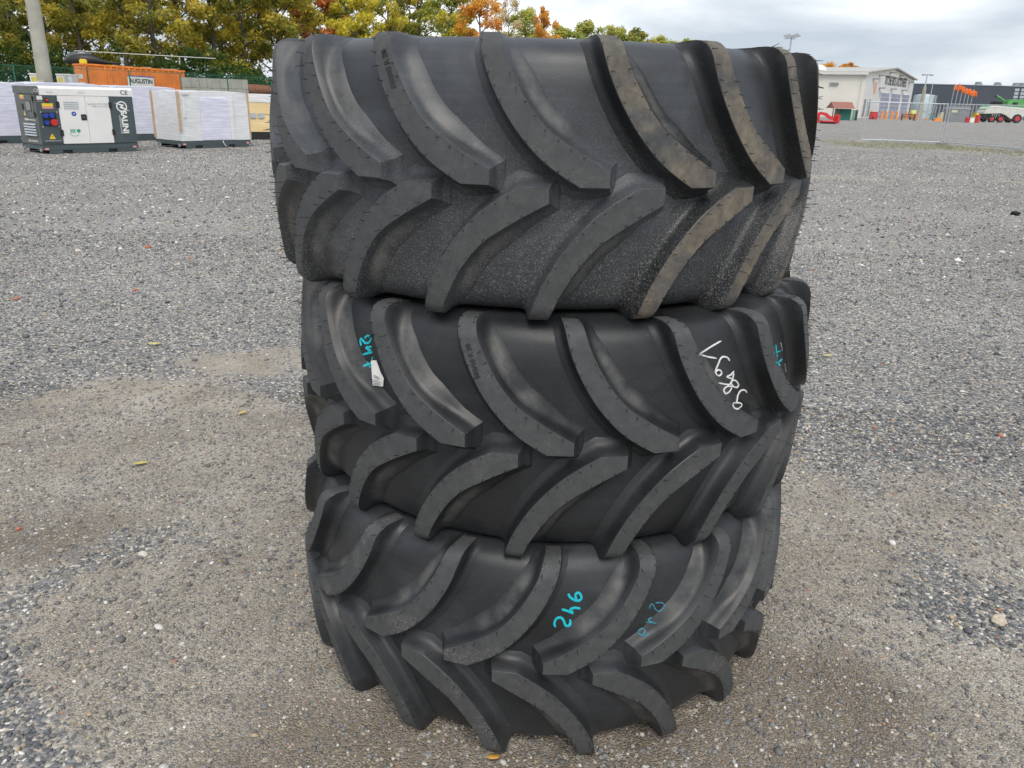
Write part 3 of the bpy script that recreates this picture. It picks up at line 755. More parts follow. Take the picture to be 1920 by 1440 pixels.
# ------------------------------------------------------------------ generator set
GL, GD, GH = 2.27, 1.22, 1.60
G_ROT = R_(52)
def skid(root, length, depth, mat, z0=0.21):
    mb = MB()
    for y0, y1 in ((0, .05), (depth-.05, depth)):
        mb.box((0, y0, .085), (length, y1, z0), .008)
        for a, b in ((0.06, .19), (.285, .665), (.76, .97)): mb.box((a*length, y0+.004, .012), (b*length, y1-.004, .087))
    for x in (0.0, length-.06):
        mb.box((x+.004, .05, .10), (x+.056, depth-.05, z0-.01))
    mb.box((.06, .05, z0-.045), (length-.06, depth-.05, z0-.005))
    s = mb.build('skid', mat, root)
    for a in (.19, .665):
        MB().box((a*length+.012, .03, .014), (a*length+.195, depth-.03, .083)).build('fork_pocket', M['black'], s)
    for x in (.035*length, .955*length):
        MB().box((x-.045, -.006, .10), (x+.045, .004, .145)).build('sticker', M['pink'], s)
    for y in (.12, depth-.12):
        MB().lathe([(.045, -.02), (.045, .012), (.03, .014)], 14, (-.004, y, .09), 'x').build('lifting_eye', M['steel'], s)
    return s
def generator():
    root = empty('generator', (-11.80, 20.34, lie(-11.8, 20.3)), G_ROT)
    tag(root, 'grey and white generator set with red and blue sockets and SALINI lettering', 'generator')
    root.scale = (1.07, 1, 1)
    skid(root, GL, GD, M['dk_grey'])
    MB().box((0, .02, .212), (GL, GD-.02, 1.40), .012).build('housing', M['olive_grey'], root)
    MB().box((-.012, .0, 1.405), (.10, GD, 1.59), .012).build('end_cap', M['olive_grey'], root)
    h = MB().prism([(-.014, 1.39), (GD+.014, 1.39), (GD+.014, 1.545), (GD-.06, 1.60), (.06, 1.60), (-.014, 1.545)], 'x', .102, GL+.014).build('hood', M['white'], root)
    for x in (.32, 1.02):
        MB().box((x-.07, -.024, 1.455), (x+.07, -.013, 1.515)).build('lifting_plate', M['offwhite'], h)
    text('CE', .16, M['black'], h, 2.06, 1.485, y=-.017); text('CE', .10, M['offwhite'], root, .045, 1.49, y=-.004)
    # socket panel
    p = MB().box((.012, -.006, .25), (.47, .021, 1.385), .004).build('socket_panel', M['dk_grey'], root)
    MB().box((.09, -.0095, .66), (.40, -.005, .985)).build('socket_recess', M['black'], p)
    for (x, z, r, m) in ((.155, .905, .052, 'blue'), (.29, .91, .058, 'blue'), (.16, .74, .05, 'blue'), (.325, .745, .078, 'red')):
        s = MB().lathe([(r*1.05, -.008), (r*1.05, -.02), (r*.9, -.055), (r*.85, -.06)], 18, (x, 0, z), 'y').build('socket', M[m], p, True)
        MB().box((x-r*.8, -.068, z+r*.1), (x+r*.8, -.058, z+r*1.05), .006).build('socket_lid', M[m], s)
    for x in (.07, .42):
        for z in (.65, .995): MB().lathe([(.011, -.005), (.011, -.012)], 8, (x, 0, z), 'y').build('screw', M['white'], p)
    MB().lathe([(.05, -.006), (.05, -.016)], 20, (.235, 0, 1.27), 'y').build('stop_ring', M['black'], p)
    MB().lathe([(.028, -.014), (.03, -.05), (.022, -.058)], 16, (.235, 0, 1.27), 'y').build('stop_button', M['red'], p, True)
    MB().box((.12, -.009, 1.13), (.36, -.005, 1.20)).build('sticker', M['yellow'], p); MB().box((.12, -.009, 1.075), (.36, -.005, 1.127)).build('sticker', M['pink'], p)
    MB().box((.03, -.009, 1.24), (.14, -.005, 1.25)).build('sticker', M['pink'], p); MB().box((.03, -.009, 1.28), (.15, -.005, 1.37)).build('sticker', M['offwhite'], p)
    MB().prism([(.17, .36), (.31, .36), (.24, .49)], 'y', -.0095, -.005).build('warning_triangle', M['yellow'], p)
    MB().prism([(.236, .375), (.252, .42), (.243, .42), (.25, .455), (.23, .41), (.24, .41)], 'y', -.0115, -.009).build('warning_bolt', M['black'], p)
    MB().box((.06, -.022, .305), (.42, -.004, .325)).build('drip_edge', M['steel'], p)
    # doors
    for (x0, x1, hx) in ((.478, 1.098, .478), (1.104, 1.672, 1.672)):
        d = MB().box((x0, -.008, .235), (x1, .021, 1.385), .005).build('door', M['white'], root)
        for z in (.50, 1.17):
            sx = -1 if hx == x0 else 1
            MB().box((hx-.035+sx*.012, -.030, z-.075), (hx+.035+sx*.012, -.006, z+.075), .006).build('hinge', M['black'], d)
        if x0 < 1:
            b = MB().box((.955, -.022, .80), (1.085, -.006, .945), .012).build('handle', M['black'], d)
            MB().box((.975, -.032, .845), (1.055, -.020, .905), .008).build('latch', M['dk_grey'], d)
            for i in range(10):
                for j in range(4): MB().box((.60+i*.034, -.0125, 1.06+j*.05), (.625+i*.034, -.0075, 1.095+j*.05)).build('vent_slot', M['galv'], d)
            MB().lathe([(.055, -.0075), (.055, -.011)], 22, (.80, 0, .955), 'y').build('ear_sign', M['blue'], d)
            MB().lathe([(.018, -.0105), (.018, -.0125)], 12, (.80, 0, .955), 'y').build('ear_symbol', M['white'], d)
            for i in range(3): MB().box((.665+i*.042, -.0115, .495), (.69+i*.042, -.0075, .59)).build('eco_bar', M['green'], d)
            MB().lathe([(.045, -.0075), (.045, -.0115)], 18, (.85, 0, .545), 'y').build('eco_leaf', M['green'], d)
            MB().tube([(.64, -.010, .50)]+[(.75-.11*math.cos(a), -.010, .50-.08*math.sin(a)) for a in np.linspace(.3, 2.8, 9)], .005, 5).build('eco_arc', M['green'], d)
        else:
            text('SALINI POWER', .075, M['galv'], d, 1.385, 1.19, y=-.0105); text('ENERGY SOLUTION', .04, M['galv'], d, 1.43, 1.135, y=-.0105)
    # lettered end panel
    p = MB().box((1.678, -.006, .235), (GL-.01, .021, 1.385), .004).build('lettered_panel', M['dk_grey'], root)
    text('SALINI', .20, M['white'], p, 1.99, .755, (R_(90), R_(90), 0), -.0085, bold=.008)
    text('GENERATION POWER', .052, M['white'], p, 1.885, .69, (R_(90), R_(90), 0), -.0085, sx=.9)
    cx, cz = 1.965, 1.14
    mb = MB(); n = 28
    for (r0, r1) in ((.105, .135),):
        for k in range(n):
            a, b = 2*math.pi*k/n, 2*math.pi*(k+1)/n
            mb.prism([(cx+r0*math.cos(a), cz+r0*math.sin(a)), (cx+r1*math.cos(a), cz+r1*math.sin(a)), (cx+r1*math.cos(b), cz+r1*math.sin(b)), (cx+r0*math.cos(b), cz+r0*math.sin(b))], 'y', -.0095, -.005)
    mb.build('emblem_ring', M['white'], p)
    MB().prism([(cx-.19, cz+.10), (cx-.02, cz+.02), (cx-.055, cz-.035), (cx+.20, cz-.12), (cx+.02, cz-.005), (cx+.06, cz+.045)], 'y', -.0125, -.009).build('emblem_bolt', M['white'], p)
    # end face with control door
    d = MB().box((-.012, .15, .86), (.002, 1.08, 1.385), .004).build('control_door', M['olive_grey'], root)
    w = MB().box((-.019, .28, 1.0), (-.010, .56, 1.25), .003).build('control_window', M['black'], d)
    MB().box((-.0225, .30, 1.02), (-.0185, .54, 1.23)).build('window_glass', noisy('control_window_glass', (.25,.27,.25), .15, .3, 14), w)
    for z in (.93, 1.30): MB().box((-.03, .10, z-.06), (-.010, .155, z+.06), .005).build('hinge', M['black'], d)
    hd = MB().box((-.024, .70, 1.03), (-.010, .80, 1.17), .006).build('handle', M['black'], d)
    MB().box((-.016, .62, 1.28), (-.011, .84, 1.325)).build('sticker', M['pink'], d); MB().box((-.016, .62, 1.327), (-.011, .84, 1.375)).build('sticker', M['yellow'], d)
    MB().prism([(.66, .90), (.76, .90), (.71, 1.0)], 'x', -.016, -.011).build('warning_triangle', M['yellow'], d); MB().lathe([(.04, -.011), (.04, -.016)], 16, (0, .59, .95), 'x').build('ear_sign', M['blue'], d)
    p = MB().box((-.010, .13, .36), (.002, .92, .74), .004).build('louvre_panel', M['olive_grey'], root)
    MB().box((-.0135, .19, .39), (-.009, .86, .72)).build('louvre_recess', M['black'], p)
    for k in range(5):
        z = .42+k*.064; MB().prism([(-.013, z+.04), (-.034, z), (-.030, z-.004), (-.012, z+.03)], 'y', .185, .865).build('louvre_slat', M['galv'], p)
    text('SALINI', .075, M['white'], root, 0, 0, (R_(90), 0, R_(-90)), (-.006, .68, .80), bold=.002); text('GENERATION POWER', .04, M['white'], root, 0, 0, (R_(90), 0, R_(-90)), (-.006, .36, .795))
    text('DIESEL GENERATOR', .06, M['white'], root, 0, 0, (R_(90), 0, R_(-90)), (-.006, .50, .29))
generator()

# ------------------------------------------------------------------ wrapped machines
def film(name, col, col2, streak=0.6):
    m, N, L, bs = new_mat(name)
    tc = N.new('ShaderNodeTexCoord')
    mp = N.new('ShaderNodeMapping'); mp.inputs['Scale'].default_value = (0.7, 0.7, 9.0); L.new(tc.outputs['Object'], mp.inputs['Vector'])
    n1 = nd(N, 'ShaderNodeTexNoise', Scale=2.6, Detail=8.0, Roughness=0.7, Distortion=0.5); L.new(mp.outputs['Vector'], n1.inputs['Vector'])
    r1 = ramp(N, [(0.32, col), (0.52, tuple((a+b)/2 for a, b in zip(col, col2))), (0.68, col2)]); L.new(n1.outputs['Fac'], r1.inputs['Fac'])
    L.new(r1.outputs['Color'], bs.inputs['Base Color']); bs.inputs['Roughness'].default_value = 0.28
    b = nd(N, 'ShaderNodeBump', Strength=streak, Distance=0.03); L.new(n1.outputs['Fac'], b.inputs['Height']); L.new(b.outputs['Normal'], bs.inputs['Normal'])
    return m
F_GREY = film('grey_white_wrap', (.58,.595,.61), (.84,.85,.86), .35); F_LAV = film('lavender_white_wrap', (.52,.53,.68), (.84,.84,.90), .35); F_WHITE = film('white_wrap', (.66,.66,.68), (.86,.86,.86)); F_YEL = film('yellow_crate_wrap', (.72,.50,.20), (.86,.72,.46), .4)
def wrap_shell(L_, D_, z0, z1, seed, sag=0.02, x0=0.0, x1=None):
    """a box of stretched film with sagging, uneven sides"""
    rr = np.random.default_rng(seed); x1 = L_ if x1 is None else x1
    bm = bmesh.new(); bmesh.ops.create_cube(bm, size=1)
    bmesh.ops.subdivide_edges(bm, edges=bm.edges[:], cuts=9, use_grid_fill=True)
    for v in bm.verts:
        u = v.co+Vector((.5, .5, .5))
        x = x0+u.x*(x1-x0); y = u.y*D_; z = z0+u.z*(z1-z0)
        n = float(vnoise(x*3+y*2.1+seed, z*2+y+seed*3, 1.0))-0.5; n2 = float(vnoise(x*9+y*7, z*16+seed, 1.0))-0.5
        inx = 0.15 < u.x < .85; d = sag*n*2+sag*.5*n2
        if u.y < .01: y += d
        if u.y > .99: y -= d
        if u.x < .01: x += d
        if u.x > .99: x -= d
        if u.z > .99: z += d*0.8-0.03*(abs(u.x-.5)*2)**6-.02*(abs(u.y-.5)*2)**6
        v.co = Vector((x, y, z))
    V = [v.co.copy() for v in bm.verts]; bm.verts.index_update(); Fc = [[v.index for v in f.verts] for f in bm.faces]; bm.free()
    mb = MB(); mb.add(V, Fc); return mb
def wrapped(loc, rz, seed, label, length=2.15, depth=1.1, detail=False, height=1.58):
    root = empty('wrapped_generator', (loc[0], loc[1], lie(*loc)), rz)
    tag(root, label, 'wrapped machine', 'film-wrapped machines in the yard')
    skid(root, length, depth, M['dk_grey'])
    w = wrap_shell(length, depth, .213, height, seed).build('film_wrap', F_GREY if detail else F_LAV, root, True, 50)
    if detail:
        wrap_shell(length, .03, .235, height-.16, seed+3, .006, .68, 1.62).build('wrapped_door', F_LAV, root, True, 50).location = (0, -.022, 0)
        wrap_shell(length, .03, .225, height-.11, seed+4, .005, 1.62, 1.74).build('white_strip', F_WHITE, root, True, 50).location = (0, -.028, 0)
        c = MB(); c.box((-.03, -.032, .47), (.05, .0, height-.02)).build('cardboard_edge', M['card'], root)
        MB().box((-.032, depth-.03, .25), (.02, depth+.02, height-.02)).build('cardboard_edge', M['card'], root)
        MB().box((length-.02, -.03, .25), (length+.028, .01, height-.03)).build('cardboard_edge', M['card'], root)
        MB().box((.12, -.03, .85), (.2, -.005, 1.35)).build('paper_label', M['offwhite'], root)
        MB().box((.16, -.028, height-.11), (.36, .0, height-.05)).build('paper_label', M['offwhite'], root)
    MB().tube([(length*.58, -.01, .20), (length*.585, -.03, .13), (length*.61, -.035, .04)], .012, 6).build('film_tail', F_WHITE, root)
    return root
wrapped((-9.66, 23.57), R_(52), 5, 'film-wrapped machine with brown cardboard edges right of the lettered generator', 2.27, 1.40, True)
wrapped((-15.75, 22.4), R_(52), 11, 'lavender film-wrapped machine behind the left end of the lettered generator', height=1.66)
wrapped((-14.15, 24.05), R_(52), 17, 'lavender film-wrapped machine behind the lettered generator roof', height=1.69)
wrapped((-12.75, 26.1), R_(52), 23, 'lavender film-wrapped machine between the lettered generator and the cardboard-edged one', height=1.66)
# yellow crate in film
root = empty('wrapped_crate', (-9.75, 28.85, 0), R_(30)); tag(root, 'film-wrapped yellow crate on a black base beside the tyre stack', 'crate')
MB().box((0, 0, .0), (1.6, 1.1, .26), .01).build('base', M['black'], root)
wrap_shell(1.6, 1.1, .262, 1.25, 31).build('film_wrap', F_YEL, root, True, 50)
wrap_shell(1.62, 1.12, 1.24, 1.52, 33).build('white_top_wrap', F_WHITE, root, True, 50)
for i in range(3): MB().box((.12+i*.27, -.035, .72), (.32+i*.27, -.012, .88)).build('printed_patch', M['galv'], root)

# ------------------------------------------------------------------ light mast of concrete
b0 = at(91, 190, 26); root = empty('concrete_pole', (b0.x, b0.y, 0)); tag(root, 'tall tapered concrete pole rising behind the generators', 'pole')
MB().tube([(0, 0, -.3), (0, 0, 4), (.02, 0, 8.5)], [.235, .195, .15], 14).build('shaft', M['conc_pole'], root, True)
MB().box((-.1, -.26, 1.45), (.12, -.2, 1.75), .01).build('cable_box', M['conc'], root)

# ------------------------------------------------------------------ orange roll-off container
cq = at(157, 123, 50); cl = 5.8
root = empty('waste_container', (cq.x, cq.y, 0), R_(43)); tag(root, 'long orange steel skip container with ribbed side behind the wrapped machines', 'container')
root.rotation_euler = (0, R_(1.6), R_(43))
CH = 2.84
sh = MB(); 
for (a, b) in (((0, 0, .25), (cl, .05, CH-.1)), ((0, 2.3, .25), (cl, 2.35, CH-.1)), ((cl-.05, .05, .25), (cl, 2.3, CH-.1)), ((0, .05, .25), (.05, 2.3, CH-.1)), ((.05, .05, .25), (cl-.05, 2.3, .32))): sh.box(a, b)
sh.build('shell', M['orange'], root)
MB().box((-.05, -.07, CH-.1), (cl+.05, .08, CH), .01).build('top_rail', M['orange'], root); MB().box((-.05, 2.27, CH-.1), (cl+.05, 2.42, CH), .01).build('top_rail', M['orange'], root)
MB().box((-.05, .08, CH-.1), (.06, 2.27, CH-.003), .01).build('end_rail', M['orange'], root)
for k in range(14):
    x = 1.0+k*(cl-1.0)/14; MB().box((x, -.055, .25), (x+.12, .001, CH-.1)).build('rib', M['orange'], root)
MB().box((.0, -.05, .25), (.09, .001, CH-.1)).build('corner_post', M['orange'], root); MB().box((cl-.1, -.05, .25), (cl, .001, CH-.1)).build('corner_post', M['orange'], root)
MB().box((.02, -.085, .3), (.08, -.055, CH-.16)).build('latch_bar', M['rust'], root)
MB().box((-.008, .7, 2.0), (-.001, 1.5, 2.25)).build('sticker', M['offwhite'], root); MB().box((-.008, .5, 1.3), (-.001, 1.5, 1.8)).build('sticker', M['offwhite'], root)
MB().box((-.012, .55, 1.35), (-.008, 1.45, 1.58)).build('sticker_print', M['blue'], root)
MB().box((cl-.9, -.060, 1.45), (cl-.25, -.055, 1.6)).build('sticker', M['offwhite'], root)
sg = MB().box((2.3, -.075, 1.35), (3.85, -.056, 2.3)).build('sign_plate', M['offwhite'], root)
text('AUGUSTIN', .36, M['black'], sg, 3.08, 2.02, y=-.078, sx=.78, bold=.012, label='AUGUSTIN lettering'); text('CONTAINER', .17, M['galv'], sg, 3.08, 1.62, y=-.078)
MB().box((2.28, -.082, 2.28), (3.87, -.076, 2.33)).build('sign_border', M['blue'], sg)
rb = random.Random(4)
for k in range(26):
    x = rb.uniform(1.5, cl-.4); y = rb.uniform(.2, 1.9); z = CH-.06+rb.uniform(-.05, .05)
    MB().box((x, y, z), (x+rb.uniform(.1, .5), y+rb.uniform(.1, .35), z+rb.uniform(.04, .12)), .01).build('scrap_board', M['card'] if k % 3 else M['offwhite'], root)
MB().box((.4, .3, 2.2), (cl-.4, 2.0, CH-.1)).build('scrap_fill', M['card'], root)
# ------------------------------------------------------------------ dark machine with a long pale blade above the container
q = at(150, 112, 54.5); root = empty('parked_helicopter', (q.x, q.y, 0), R_(14)); tag(root, 'black and yellow machine with long drooping blade behind orange container', 'helicopter')
zb = q.z-.1
fz = [(-.95, .0, .05), (-.6, .0, .26), (.0, .0, .42), (.7, .0, .40), (1.3, 0, .20), (1.7, 0, .08), (2.4, 0, .04)]
MB().tube([(x, 0, zb+z*.35-.05) for x, _, z in fz], [z for _, _, z in fz], 12).build('fuselage', M['black'], root, True, 60)
MB().tube([(-.9, 0, zb+.06), (-.5, 0, zb+.33), (.2, 0, zb+.43), (.6, 0, zb+.40)], [.05, .2, .22, .12], 10).build('canopy', M['glass'], root, True, 60)
MB().box((.05, -.50, zb-.30), (.5, -.36, zb+.14), .05).build('side_marking', M['yellow'], root)
MB().tube([(.35, 0, zb+.35), (.35, 0, zb+.62)], .06, 8).build('mast', M['black'], root)
MB().box((-.3, -.09, zb+.605), (8.2, .09, zb+.64)).build('rotor_blade', M['offwhite'], root).rotation_euler = (0, R_(1.0), 0)
MB().box((-.6, -.05, zb+.585), (.7, .05, zb+.635)).build('rotor_hub', M['black'], root)
for y in (-.45, .45):
    MB().tube([(-.6, y, .06), (1.6, y, .06)], .04, 6).build('skid_tube', M['black'], root)
    for x in (0, 1): MB().tube([(x, y, .06), (x, y*.5, zb-.2)], .035, 6).build('skid_strut', M['black'], root)
# ------------------------------------------------------------------ concrete block wall
BA, BB = at(351, 170, 49)*1, at(466, 170, 52)*1; BA.z = BB.z = 0; bl = (BB-BA).length
root = empty('block_wall', BA, math.atan2(BB.y-BA.y, BB.x-BA.x)); tag(root, 'low wall of large pale concrete blocks beside the orange container', 'wall', kind='thing')
rb = random.Random(9); zt = 2.22
for r_ in range(4):
    h = zt/4; x = -(r_ % 2)*.2
    while x < bl-.05:
        w = .8 if x < bl*.42 else .72
        if r_ == 3 and x < .9: w = .5
        x1 = min(x+w, bl)
        if x1-max(x, 0) > .08: MB().box((max(x, 0)+.008, rb.uniform(-.02, .02), r_*h+.006), (x1-.008, .6, (r_+1)*h-.006), .012).build('block', M['conc'], root)
        x += w
# ------------------------------------------------------------------ timber logs
for k, (px, py) in enumerate(((478, 168), (496, 170))):
    q = at(px, py, 54); root = empty('log_pile' if 0 else 'timber_log', (q.x, q.y, 0), R_(8))
    tag(root, ['thick red-brown log lying behind the fence, nearer the block wall', 'thick red-brown log lying behind the fence, hard by the tyre stack'][k], 'log', 'logs behind the fence')
    MB().tube([(-.9, 0, q.z), (-.2, .02, q.z+.02), (.9, 0, q.z-.01)], [.30, .31, .29], 14).build('log_body', M['wood_red'], root, True)
    MB().box((-.7, -.25, 0), (-.5, .25, q.z-.25)).build('bearer', M['conc'], root); MB().box((.5, -.25, 0), (.7, .25, q.z-.25)).build('bearer', M['conc'], root)
# ------------------------------------------------------------------ yellow and white grit bins
for k, (px, py, px1, m) in enumerate(((57, 152, 77, 'yellow'), (107, 153, 120, 'yellow'), (120, 153, 135, 'offwhite'))):
    a = at(px, py, 29.0+k*.3); b = at(px1, py, 29.0+k*.3); w = (b-a).length; zt = a.z+.24
    root = empty('plastic_bin', ((a.x+b.x)/2, a.y, 0), 0.05); tag(root, ['yellow-sided plastic bin left of the concrete pole', 'yellow-sided plastic bin between concrete pole and orange container', 'white plastic bin touching the left end of the orange container'][k], 'bin', 'plastic bins by the fence')
    MB().prism([(-w*.42, zt-.5), (w*.42, zt-.5), (w*.5, zt-.02), (-w*.5, zt-.02)], 'y', 0, .5).build('tub', M['offwhite'], root)
    MB().box((-w*.53, -.03, zt-.025), (w*.53, .53, zt+.015), .005).build('rim', M['white'], root)
    MB().prism([(-w*.33, zt-.42), (w*.33, zt-.42), (w*.38, zt-.09), (-w*.38, zt-.09)], 'y', -.006, -.001).build('side_panel', noisy('faded_yellow_panel', (.55,.47,.12), .6, .1) if m == 'yellow' else noisy('pale_panel', (.55,.62,.58), .6, .1), root)
    MB().box((-w*.4, .03, 0), (w*.4, .47, zt-.502)).build('stand', M['conc'], root)
# ------------------------------------------------------------------ green chain-link fence
def chain_fence(P0, P1, n, h0, h1, label, mesh_scale=.07):
    P0, P1 = Vector(P0), Vector(P1); L_ = (P1-P0).length
    root = empty('chain_link_fence', P0, math.atan2(P1.y-P0.y, P1.x-P0.x)); tag(root, label, 'fence')
    for i in range(n+1):
        x = L_*i/n; h = h0+(h1-h0)*i/n
        MB().tube([(x, 0, -.2), (x, 0, h+.04)], .032, 8).build('post', M['fence_green'], root, True)
    mb = MB(); st = .13
    def strip(a, b, r=.0038):
        a, b = Vector(a), Vector(b); t = (b-a).normalized(); sd = Vector((-t.z, 0, t.x))*r; nn = Vector((0, r, 0))
        mb.add([a+sd, a+nn, a-sd, b+sd, b+nn, b-sd], [(0,1,4,3), (1,2,5,4), (2,0,3,5)])
    x = -h0
    while x < L_:
        for sgn in (1, -1):
            xa, xb = (x, x+h0) if sgn == 1 else (x+h0, x)
            za, zb_ = 0.0, h0
            # clip to the run of the fence
            pts = []
            for t in (0, 1): pts.append((xa+(xb-xa)*t, za+(zb_-za)*t))
            (x1, z1), (x2, z2) = pts
            if x1 > x2: x1, z1, x2, z2 = x2, z2, x1, z1
            if x2 <= 0 or x1 >= L_: continue
            if x1 < 0: z1 += (z2-z1)*(0-x1)/(x2-x1); x1 = 0
            if x2 > L_: z2 = z1+(z2-z1)*(L_-x1)/(x2-x1); x2 = L_
            strip((x1, 0, z1), (x2, 0, z2))
        x += st
    w = mb.build('wire_mesh', M['fence_green'], root); w['kind'] = 'stuff'
    MB().tube([(0, 0, h0), (L_, 0, h1)], .012, 6).build('top_wire', M['fence_green'], root)
chain_fence((-24.4, 36.0, 0), (-13.6, 46.0, 0), 6, 2.40, 2.26, 'green chain-link fence running behind the generators and wrapped machines')
# ------------------------------------------------------------------ halls across the yard
M['cream'] = noisy('cream_render', (.74,.715,.65), 0.7, 0.05, 0.25, 0.05, 4)
M['cream2'] = noisy('pale_grey_cladding', (.66,.655,.635), 0.6, 0.05, 0.3)
M['roofing'] = noisy('grey_roof_sheet', (.46,.45,.42), 0.6, 0.08, 0.3)
M['slate'] = noisy('dark_blue_grey_cladding', (.060,.072,.092), 0.6, 0.10, 0.15)
M['lilac'] = noisy('sectional_door_glazing', (.34,.36,.48), 0.3, 0.2, 0.8)
M['silo'] = noisy('weathered_silo_steel', (.40,.48,.50), 0.5, 0.22, 0.9, metal=0.2)
M['or_post'] = noisy('orange_bollard', (.85,.30,.05), 0.5, 0.1)
M['teal'] = noisy('dark_green_boards', (.02,.17,.13), 0.6, 0.12, 2)
M['mint'] = noisy('pale_green_cabinet', (.50,.62,.52), 0.6, 0.08, 2)
M['tile'] = noisy('red_brown_tiles', (.30,.13,.10), 0.8, 0.18, 3)
M['impl'] = noisy('red_machine_paint', (.62,.035,.04), 0.4, 0.15, 3)
M['h_green'] = noisy('harvester_green', (.10,.36,.10), 0.35, 0.12, 1.5)
M['h_white'] = noisy('harvester_pale_panel', (.62,.63,.58), 0.4, 0.08, 1.5)
M['tyre'] = noisy('black_tyre', (.02,.02,.021), 0.8, 0.2)
M['beige'] = noisy('beige_plastic', (.62,.57,.42), 0.6, 0.1)
M['grey'] = noisy('mid_grey_paint', (.24,.26,.27), 0.55, 0.12, 1)

A = at(1612, 216, 140); B = at(1702, 217, 170); A.z = B.z = 0
W_ = (B-A).length
hall = empty('auction_hall', A, math.atan2(B.y-A.y, B.x-A.x)); tag(hall, 'white gabled hall with three glazed roller doors and dark lettering', 'building', kind='thing')
EV, AP, DEP = 7.05, 8.45, 30.0
MB().prism([(0, 0), (W_, 0), (W_, EV), (W_/2, AP), (0, EV)], 'y', 0, DEP).build('wall', M['cream'], hall)
MB().box((0.4, -.05, .5), (W_-.05, -.002, 6.6)).build('gable_cladding', M['cream2'], hall)
r_ = MB().prism([(-.5, EV+.05), (W_/2, AP+.05), (W_+.5, EV+.05), (W_+.5, EV+.22), (W_/2, AP+.24), (-.5, EV+.22)], 'y', -.6, DEP+.5).build('roof', M['roofing'], hall)
MB().box((-.6, -.4, EV-.3), (-.05, DEP, EV+.12)).build('gutter', M['cream2'], r_)
for y, s in ((9, 1.6), (13, 1.3), (22, 1.0)):
    MB().lathe([(s, 0), (s*.9, .5), (s*.55, .85), (.01, .98)], 14, (3.0, y, EV+.45)).build('roof_dome', M['white'], r_, True)
MB().box((1.6, 24, EV+.3), (2.8, 26, EV+1.3)).build('roof_fan_box', M['cream2'], r_)
for (t0, t1) in ((.305, .475), (.515, .715), (.765, .925)):
    x0, x1 = t0*W_, t1*W_
    d = MB().box((x0-.35, -.16, 0), (x1+.35, -.055, 4.5)).build('door_frame', M['white'], hall)
    for k in range(6):
        z = .05+k*.71
        MB().box((x0, -.20, z), (x1, -.163, z+.62)).build('door_panel', M['lilac'], d)
        MB().box((x0, -.205, z+.625), (x1, -.17, z+.70)).build('door_rail', M['white'], d)
for t in (.03, .115): MB().box((t*W_, -.10, .3), (t*W_+1.1, -.055, 3.0)).build('side_door', M['grey'], hall)
lt = text('RITCHIE BROS AUCTIONEERS', 2.15, M['black'], hall, .585*W_, 6.28, y=-.07, sx=.60, bold=.05, label='dark sign lettering on the gable')
MB().box((.165*W_, -.10, 4.0), (.205*W_, -.055, 5.9)).build('orange_emblem', noisy('faded_orange_emblem', (.72,.38,.25), .6, .1), hall)
for t, z in ((.12, 6.2), (.22, 6.9), (.42, 7.6), (.64, 7.4), (.86, 6.5), (.26, 4.9), (.5, 4.95), (.74, 4.95)):
    MB().box((t*W_-.06, -.9, z), (t*W_+.9, -.06, z+.16)).build('lamp_arm', M['grey'], hall)
MB().box((-.25, 4.2, 5.1), (-.01, 5.6, 5.5)).build('wall_lamp', M['grey'], hall)
w = MB().box((-.08, 8.2, 1.1), (-.01, 11.2, 3.2)).build('window', M['white'], hall); MB().box((-.10, 8.4, 1.3), (-.082, 11.0, 2.95)).build('window_pane', M['glass'], w)
MB().tube([(-.12, .5, 0), (-.12, .5, EV-.2)], .07, 6).build('downpipe', M['cream2'], hall)

q0, q1 = at(1640, 216, 196), at(2060, 225, 190)
dw = (q1-q0).length
dark = empty('warehouse', (q0.x, q0.y, 0), math.atan2(q1.y-q0.y, q1.x-q0.x)); tag(dark, 'long flat-roofed dark blue-grey warehouse behind the flags', 'building', kind='thing')
DH = 7.15
MB().box((0, 0, 0), (dw, 30, DH)).build('wall', M['slate'], dark)
MB().box((-.1, -.12, DH), (dw+.1, 30.1, DH+.14)).build('roof_edge', M['galv'], dark)
for k in range(60):
    x = .4+k*(dw-.8)/60; MB().box((x, -.11, 0), (x+.28, -.001, 3.1)).build('cladding_rib', M['grey'], dark)
for px in (1838, 1872, 1905, 1916):
    x = (at(px, 166, 193).x-q0.x)/(q1.x-q0.x)*dw; MB().prism([(x-.5, DH+.14), (x+.7, DH+.14), (x+.3, DH+.8), (x-.3, DH+.8)], 'y', .5, 2.2).build('roof_vent', M['grey'], dark)
for px in (1901, 1912):
    x = (at(px, 180, 193).x-q0.x)/(q1.x-q0.x)*dw
    for k in range(4): MB().box((x-.45, -.08, 3.9+k*.75), (x+.45, -.001, 4.45+k*.75)).build('wall_grille', M['galv'], dark)

# ------------------------------------------------------------------ silo, lamp masts, flags
q = at(1727, 220, 152)
s = empty('storage_silo', (q.x, q.y, 0)); tag(s, 'squat pale blue-grey steel silo between the halls', 'silo')
MB().lathe([(1.85, 0), (1.85, 3.95), (1.75, 4.1), (.01, 4.35)], 28).build('tank', M['silo'], s, True)
for z in (1.3, 2.6): MB().lathe([(1.855, z), (1.89, z+.03), (1.89, z+.1), (1.855, z+.13)], 28).build('hoop', M['silo'], s, True)
for x in (1.0, 1.35): MB().box((x, -1.72, 0), (x+.06, -1.55, 4.1)).build('ladder_rail', M['grey'], s)
for k in range(10): MB().box((1.0, -1.70, .3+k*.38), (1.41, -1.66, .34+k*.38)).build('ladder_rung', M['grey'], s)
q = at(1723, 222, 140); t = at(1742, 141, 140)
s = empty('lamp_mast', (q.x, q.y, 0)); tag(s, 'tall lamp mast with crossbar in front of the silo', 'lamp post')
